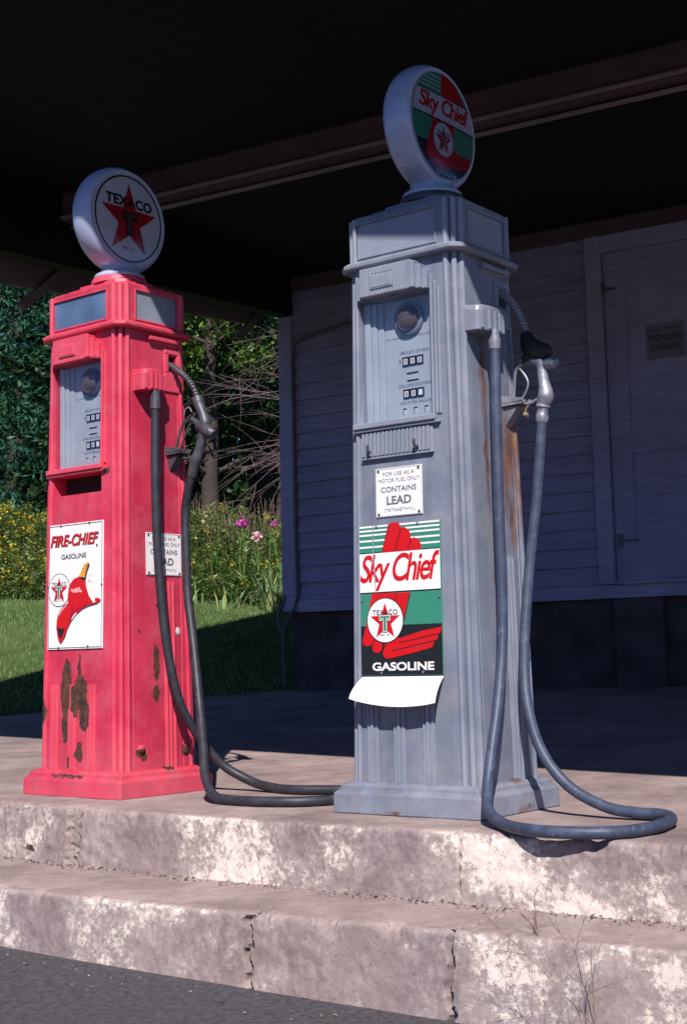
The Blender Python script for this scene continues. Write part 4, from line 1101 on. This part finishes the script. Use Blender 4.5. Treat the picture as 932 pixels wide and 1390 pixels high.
def trunk_mesh(p, h, r, rnd, lean=(0, 0), limbs=8, lo=.25):
    mb = MB(); pts = []
    for i in range(9):
        t = i/8; pts.append((p[0]+lean[0]*t*h+.05*rnd.gauss(0, 1)*t, p[1]+lean[1]*t*h, p[2]-.2+h*t))
    mb.tube(pts, [r*(1-.85*i/8)+.01 for i in range(9)], 9)
    for k in range(limbs):
        t = lo+(1-lo)*k/limbs; b = Vector(pts[int(t*8)]); q = rnd.uniform(0, 6.28); L = h*.28*(1.15-t)
        e1 = b+Vector((math.cos(q)*L*.5, math.sin(q)*L*.5, L*.25)); e2 = b+Vector((math.cos(q)*L, math.sin(q)*L, L*.35))
        mb.tube([b, e1, e2], [r*.35*(1-t*.6), r*.2, .012], 6)
    return mb
def broadleaf(x, y, h, rad, label, mat, leaf, count, seed, clumps=60, base=.05, group='trees beyond the lawn', cr=.55):
    rnd = random.Random(seed); z = lawnz(x, y); root = empty('broadleaf_tree', (x, y, z)); tag(root, label, 'tree', group)
    trunk_mesh((0, 0, 0), h*.85, .05+h*.014, rnd).build('trunk', 'bark', root, smooth=70)
    mb = MB(); cs = []
    for k in range(clumps):
        t = rnd.random(); zz = h*(base+(1-base)*t); rr = rad*math.sqrt(max(.08, 1-((t-.42)/.62)**2))*(.55+.5*rnd.random())
        q = rnd.uniform(0, 6.28); cs.append(((math.cos(q)*rr, math.sin(q)*rr, zz), rad*rnd.uniform(.16, .34)*cr/.55))
    for k in range(count):
        c, r = rnd.choice(cs); d = Vector((rnd.gauss(0, 1), rnd.gauss(0, 1), rnd.gauss(0, .6))).normalized()*r*rnd.uniform(.35, 1)**.6
        p = Vector(c)+d; sz = leaf*rnd.uniform(.45, 1.25)*(1.5 if rnd.random() < .08 else 1)
        rquad(mb, p, sz, sz*1.1, rnd, 0, (0, 0, .9))
    mb.build('crown', mat, root); return root
def spruce(x, y, h, rad, label, seed, count=150, group='trees beyond the lawn'):
    rnd = random.Random(seed); z = lawnz(x, y); root = empty('spruce_tree', (x, y, z)); tag(root, label, 'tree', group)
    trunk_mesh((0, 0, 0), h*.97, .06+h*.012, rnd, limbs=0).build('trunk', 'bark', root, smooth=70)
    mb = MB()
    for k in range(count):
        t = (k+rnd.random())/count; zz = h*(.03+.95*t); L = rad*(1-t)**.8*rnd.uniform(.7, 1.1)+.12; q = rnd.uniform(0, 6.28)
        n_ = int(20+L*62)
        for i in range(n_):
            s = rnd.uniform(.15, 1); droop = -.28*s*s*L+.10*math.sin(s*3)*L
            side = rnd.gauss(0, .10)*L*(1.2-s*.5)
            p = Vector((math.cos(q)*L*s-math.sin(q)*side, math.sin(q)*L*s+math.cos(q)*side, zz+droop-abs(side)*.3+rnd.gauss(0, .03)))
            sz = rnd.uniform(.022, .050); rquad(mb, p, sz*1.5, sz*.6, rnd, 0, (0, 0, .7))
    mb.build('crown', 'needle', root); return root

spruce(-5.2, 19.0, 8.2, 2.3, 'blue green spruce at the far left of the wood, nearest the red pump', 21, 190)
spruce(-3.6, 21.5, 9.0, 2.3, 'tall blue green spruce standing behind the red pump', 22, 170)
spruce(-7.5, 20.0, 9.0, 2.6, 'dark spruce at the left edge beyond the meadow', 23, 150)
broadleaf(-1.75, 18.6, 5.6, 1.25, 'sunlit broadleaf tree with yellow green leaves just right of the red pump', 'leaf_bright', .048, 11000, 31, 70, .42)
broadleaf(-2.9, 19.6, 7.2, 1.7, 'dark leafy tree hidden behind the red pump', 'leaf_dark', .065, 12000, 32, 80)
broadleaf(-.2, 19.8, 7.4, 1.9, 'dark leafy tree behind the bare twigs beside the house corner', 'leaf_dark', .065, 15000, 33, 90, .25)
broadleaf(-1.3, 22.6, 8.5, 2.6, 'tall dark tree rising behind the yellow green one', 'leaf_dark', .085, 15000, 34, 90)
broadleaf(-5.6, 24.2, 9.5, 2.9, 'tall dark tree behind the left spruces', 'leaf_dark', .09, 13000, 35, 80)
broadleaf(2.4, 24, 9, 3.0, 'dark tree rising behind the house', 'leaf_dark', .1, 8000, 36, 60)
# far wood: one dark mass of leaves
rnd = random.Random(8); mb = MB()
for k in range(46000):
    x = rnd.uniform(-26, 16); y = rnd.uniform(27, 33)+abs(x+4)*.15; z = lawnz(x, y)+rnd.uniform(-.5, 11)*(.75+.25*math.sin(x*1.3))
    s = rnd.uniform(.12, .30); rquad(mb, (x, y, z), s, s, rnd, 0, (0, -.3, .5))
tag(mb.build('woodland', 'leaf_dark'), 'dense dark woodland closing the view behind the trees', 'woodland', kind='stuff')
# dead tree with bare twigs near the house corner
rnd = random.Random(14); bx, by = 1.45, 17.3; bz = lawnz(bx, by)
root = empty('bare_tree', (bx, by, bz)); tag(root, 'dead tree whose bare purple brown twigs spread left beside the house corner', 'tree', None)
trunk_mesh((0, 0, 0), 4.6, .12, rnd, (-.02, 0), 0).build('trunk', 'bark', root, smooth=70)
mb = MB()
def twig(mb, p, d, L, r, depth):
    pts = [Vector(p)]; d = Vector(d).normalized(); n_ = 6
    for i in range(n_):
        d = (d+Vector((rnd.gauss(0, .10), rnd.gauss(0, .10), rnd.gauss(0, .08)-.03))).normalized(); pts.append(pts[-1]+d*L/n_)
    mb.tube(pts, [r*(1-.8*i/n_) for i in range(n_+1)], 4, 0, False)
    if depth:
        for k in range(5 if depth > 1 else 4):
            i = rnd.randint(1, n_-1)
            d2 = (d+Vector((rnd.gauss(0, .4), rnd.gauss(0, .4), rnd.gauss(0, .38)))).normalized(); twig(mb, pts[i], d2, L*rnd.uniform(.35, .6), r*.55, depth-1)
for k in range(17):
    z = rnd.uniform(.9, 3.6); twig(mb, (0, 0, z), (-1, rnd.uniform(-.4, .3), rnd.uniform(-.05, .60)), rnd.uniform(2.0, 3.2), .012, 2)
mb.build('twigs', 'twig', root, smooth=70)
# thin trunk seen in the gap
rnd = random.Random(15)
root = empty('young_tree', (-.85, 18.0, lawnz(-.85, 18.0))); tag(root, 'slim grey brown trunk in the dark gap at the back of the meadow', 'tree')
trunk_mesh((0, 0, 0), 1.7, .06, rnd, (.03, 0), 6, .5).build('trunk', 'bark', root, smooth=70)

# meadow of goldenrod and weeds
rnd = random.Random(4); mb = MB()
def weedplant(mb, x, y, z, h, gold):
    lx, ly = rnd.gauss(0, .06), rnd.gauss(0, .06)
    top = Vector((x+lx, y+ly, z+h)); b = Vector((x, y, z))
    s = .004; mb.add([(x-s, y, z), (x+s, y, z), (top.x, top.y, top.z)], [(0, 1, 2)], 0)
    for i in range(int(9+h*20)):
        t = rnd.uniform(.15, 1); c = b.lerp(top, t); q = rnd.uniform(0, 6.28); L = rnd.uniform(.03, .085)*(1.9 if rnd.random() < .12 else 1); wd = L*rnd.uniform(.14, .3)
        e = c+Vector((math.cos(q)*L, math.sin(q)*L, L*rnd.uniform(-.3, .7))); sd = Vector((-math.sin(q), math.cos(q), 0))*wd; mid = c.lerp(e, .5)+Vector((0, 0, .008))
        mb.add([c, mid-sd, e, mid+sd], [(0, 1, 2, 3)], 0)
    if gold:
        for i in range(rnd.randint(8, 18)):
            q = rnd.uniform(0, 6.28); r_ = rnd.uniform(0, .06); c = top+Vector((math.cos(q)*r_, math.sin(q)*r_, rnd.uniform(-.07, .01))); rquad(mb, c, .017, .024, rnd, 1, (0, -.4, .6))
for k in range(7500):
    x = rnd.uniform(-6.5, 1.2); y = rnd.betavariate(1, 1.1)*4.2+14.1-.12*max(0, x+2)
    patch = noise.noise(Vector((x*.9, y*.9, 3)))
    h = rnd.uniform(.18, .5)*(1+.5*patch)*(.55 if y < 14.5 else 1)*(1+.35*max(0, min(1, y-15.3)))
    gold = rnd.random() < (.16 if x < -2.6 else .02)+max(0, patch)*(.20 if x < -2.6 else .05)
    weedplant(mb, x, y, lawnz(x, y), h, gold)
tag(mb.build('meadow', ['weed', 'goldenrod']), 'weedy meadow bank with yellow goldenrod beyond the lawn', 'meadow', kind='stuff')
# dry brown stalks at the top of the bank
mb = MB()
for k in range(170):
    x = rnd.uniform(-1.9, -.7); y = rnd.uniform(16.2, 17.2); z = lawnz(x, y); h = rnd.uniform(.5, 1.15); t = rnd.gauss(0, .22)
    h *= .8
    mb.tube([(x, y, z), (x+t*.4, y, z+h*.5), (x+t, y+rnd.gauss(0, .1), z+h)], [.007, .005, .002], 3, 0, False)
tag(mb.build('dry_brush', 'deadstalk'), 'thicket of dry brown stalks at the top of the meadow', 'brush', kind='stuff')
# lawn blades
mb = MB(); rnd = random.Random(6)
for k in range(52000):
    x = rnd.uniform(-4.6, 1.0); y = rnd.uniform(9.4, 14.9)
    q = Vector((x+.444, y-10.94, 0))
    if q.dot(Vector((.857, -.515, 0))) > -.15 and q.dot(GV) < 7.2 and q.dot(GV) > -.1: continue
    if q.dot(GV) < -1.2 and q.dot(Vector((.857, -.515, 0))) > -1.0: continue
    z = lawnz(x, y); h = rnd.uniform(.018, .05)*(1.6 if rnd.random() < .05 else 1); a = rnd.uniform(0, 6.28); wd = .0035
    mb.add([(x-math.cos(a)*wd, y-math.sin(a)*wd, z), (x+math.cos(a)*wd, y+math.sin(a)*wd, z), (x+rnd.gauss(0, .012), y+rnd.gauss(0, .012), z+h)], [(0, 1, 2)])
tag(mb.build('lawn_grass', 'grass'), 'short green lawn grass between the forecourt and the meadow', 'grass', kind='stuff')
# phlox
def phlox(x, y, zt, mat, label, r, n_):
    z = lawnz(x, y); root = empty('phlox_plant', (x, y, z)); tag(root, label, 'flower', 'phlox in the meadow')
    h = zt-z; mb = MB()
    for k in range(3): mb.tube([(0, 0, 0), (rnd.gauss(0, .02), 0, h*.5), (rnd.gauss(0, .03), 0, h-.02)], [.006, .005, .003], 5)
    for k in range(26): rquad(mb, (rnd.gauss(0, .03), rnd.gauss(0, .03), rnd.uniform(.2, .9)*h), .05, .02, rnd)
    mb.build('stem', 'weed', root)
    mb = MB()
    for k in range(n_):
        d = Vector((rnd.gauss(0, 1), rnd.gauss(0, 1), rnd.gauss(0, .8))).normalized()*r*rnd.random()**.4; rquad(mb, (d.x, d.y, h+d.z), .018, .03, rnd)
    mb.build('bloom', mat, root)
phlox(-1.03, 14.35, 1.82, 'magenta', 'magenta phlox, the brightest bloom in the meadow', .058, 80)
phlox(-.90, 14.5, 1.70, 'palepink', 'pale pink phlox just below the magenta one', .06, 80)
phlox(-.75, 15.0, 1.87, 'magenta', 'small phlox bloom to the right of the magenta one', .028, 24)
# iris clump by the house corner
def iris(x, y, label, n_, L, seed):
    r_ = random.Random(seed); z = lawnz(x, y); mb = MB()
    for k in range(n_):
        q = r_.uniform(0, 6.28); sp_ = r_.uniform(.05, .55); l = L*r_.uniform(.6, 1.1); w_ = .011
        bx_, by_ = r_.gauss(0, .06), r_.gauss(0, .04); d = Vector((math.cos(q)*sp_, math.sin(q)*sp_, 1)).normalized(); sd = Vector((-math.sin(q), math.cos(q), 0))*w_
        P0 = Vector((bx_, by_, -.02)); P1 = P0+d*l*.55; P2 = P0+d*l+Vector((math.cos(q), math.sin(q), -.6))*l*.16*sp_*2
        mb.add([P0-sd, P0+sd, P1+sd, P1-sd, P2], [(0, 1, 2, 3), (3, 2, 4)])
    o = mb.build('iris_plant', 'iris'); o.location = (x, y, z); tag(o, label, 'plant', 'iris clumps at the meadow edge')
iris(-.72, 13.75, 'broad upright iris clump nearest the house corner at the meadow edge', 46, .50, 1)
iris(-1.55, 13.9, 'low iris clump at the meadow edge beside the red pump', 26, .32, 2)
iris(-1.12, 13.8, 'flopped yellowing iris clump between the two green ones', 18, .26, 3)
# weeds growing from the lower step
def dryweed(x, y, z, label, seed, h):
    global rnd
    rnd = random.Random(seed); mb = MB()
    for k in range(3): twig(mb, (0, 0, 0), (rnd.gauss(0, .35), rnd.gauss(0, .25), 1), h*rnd.uniform(.6, 1), .0013, 2)
    o = mb.build('dry_weed', 'deadstalk'); o.location = (x, y, z); tag(o, label, 'weed', 'dry weeds in the step joint')
dryweed(.395, 3.16, -.178, 'thin dry weed on the lower step, the left one of two', 3, .10)
dryweed(.47, 2.93, -.31, 'taller branching dry weed in front of the lower step at the right', 5, .26)
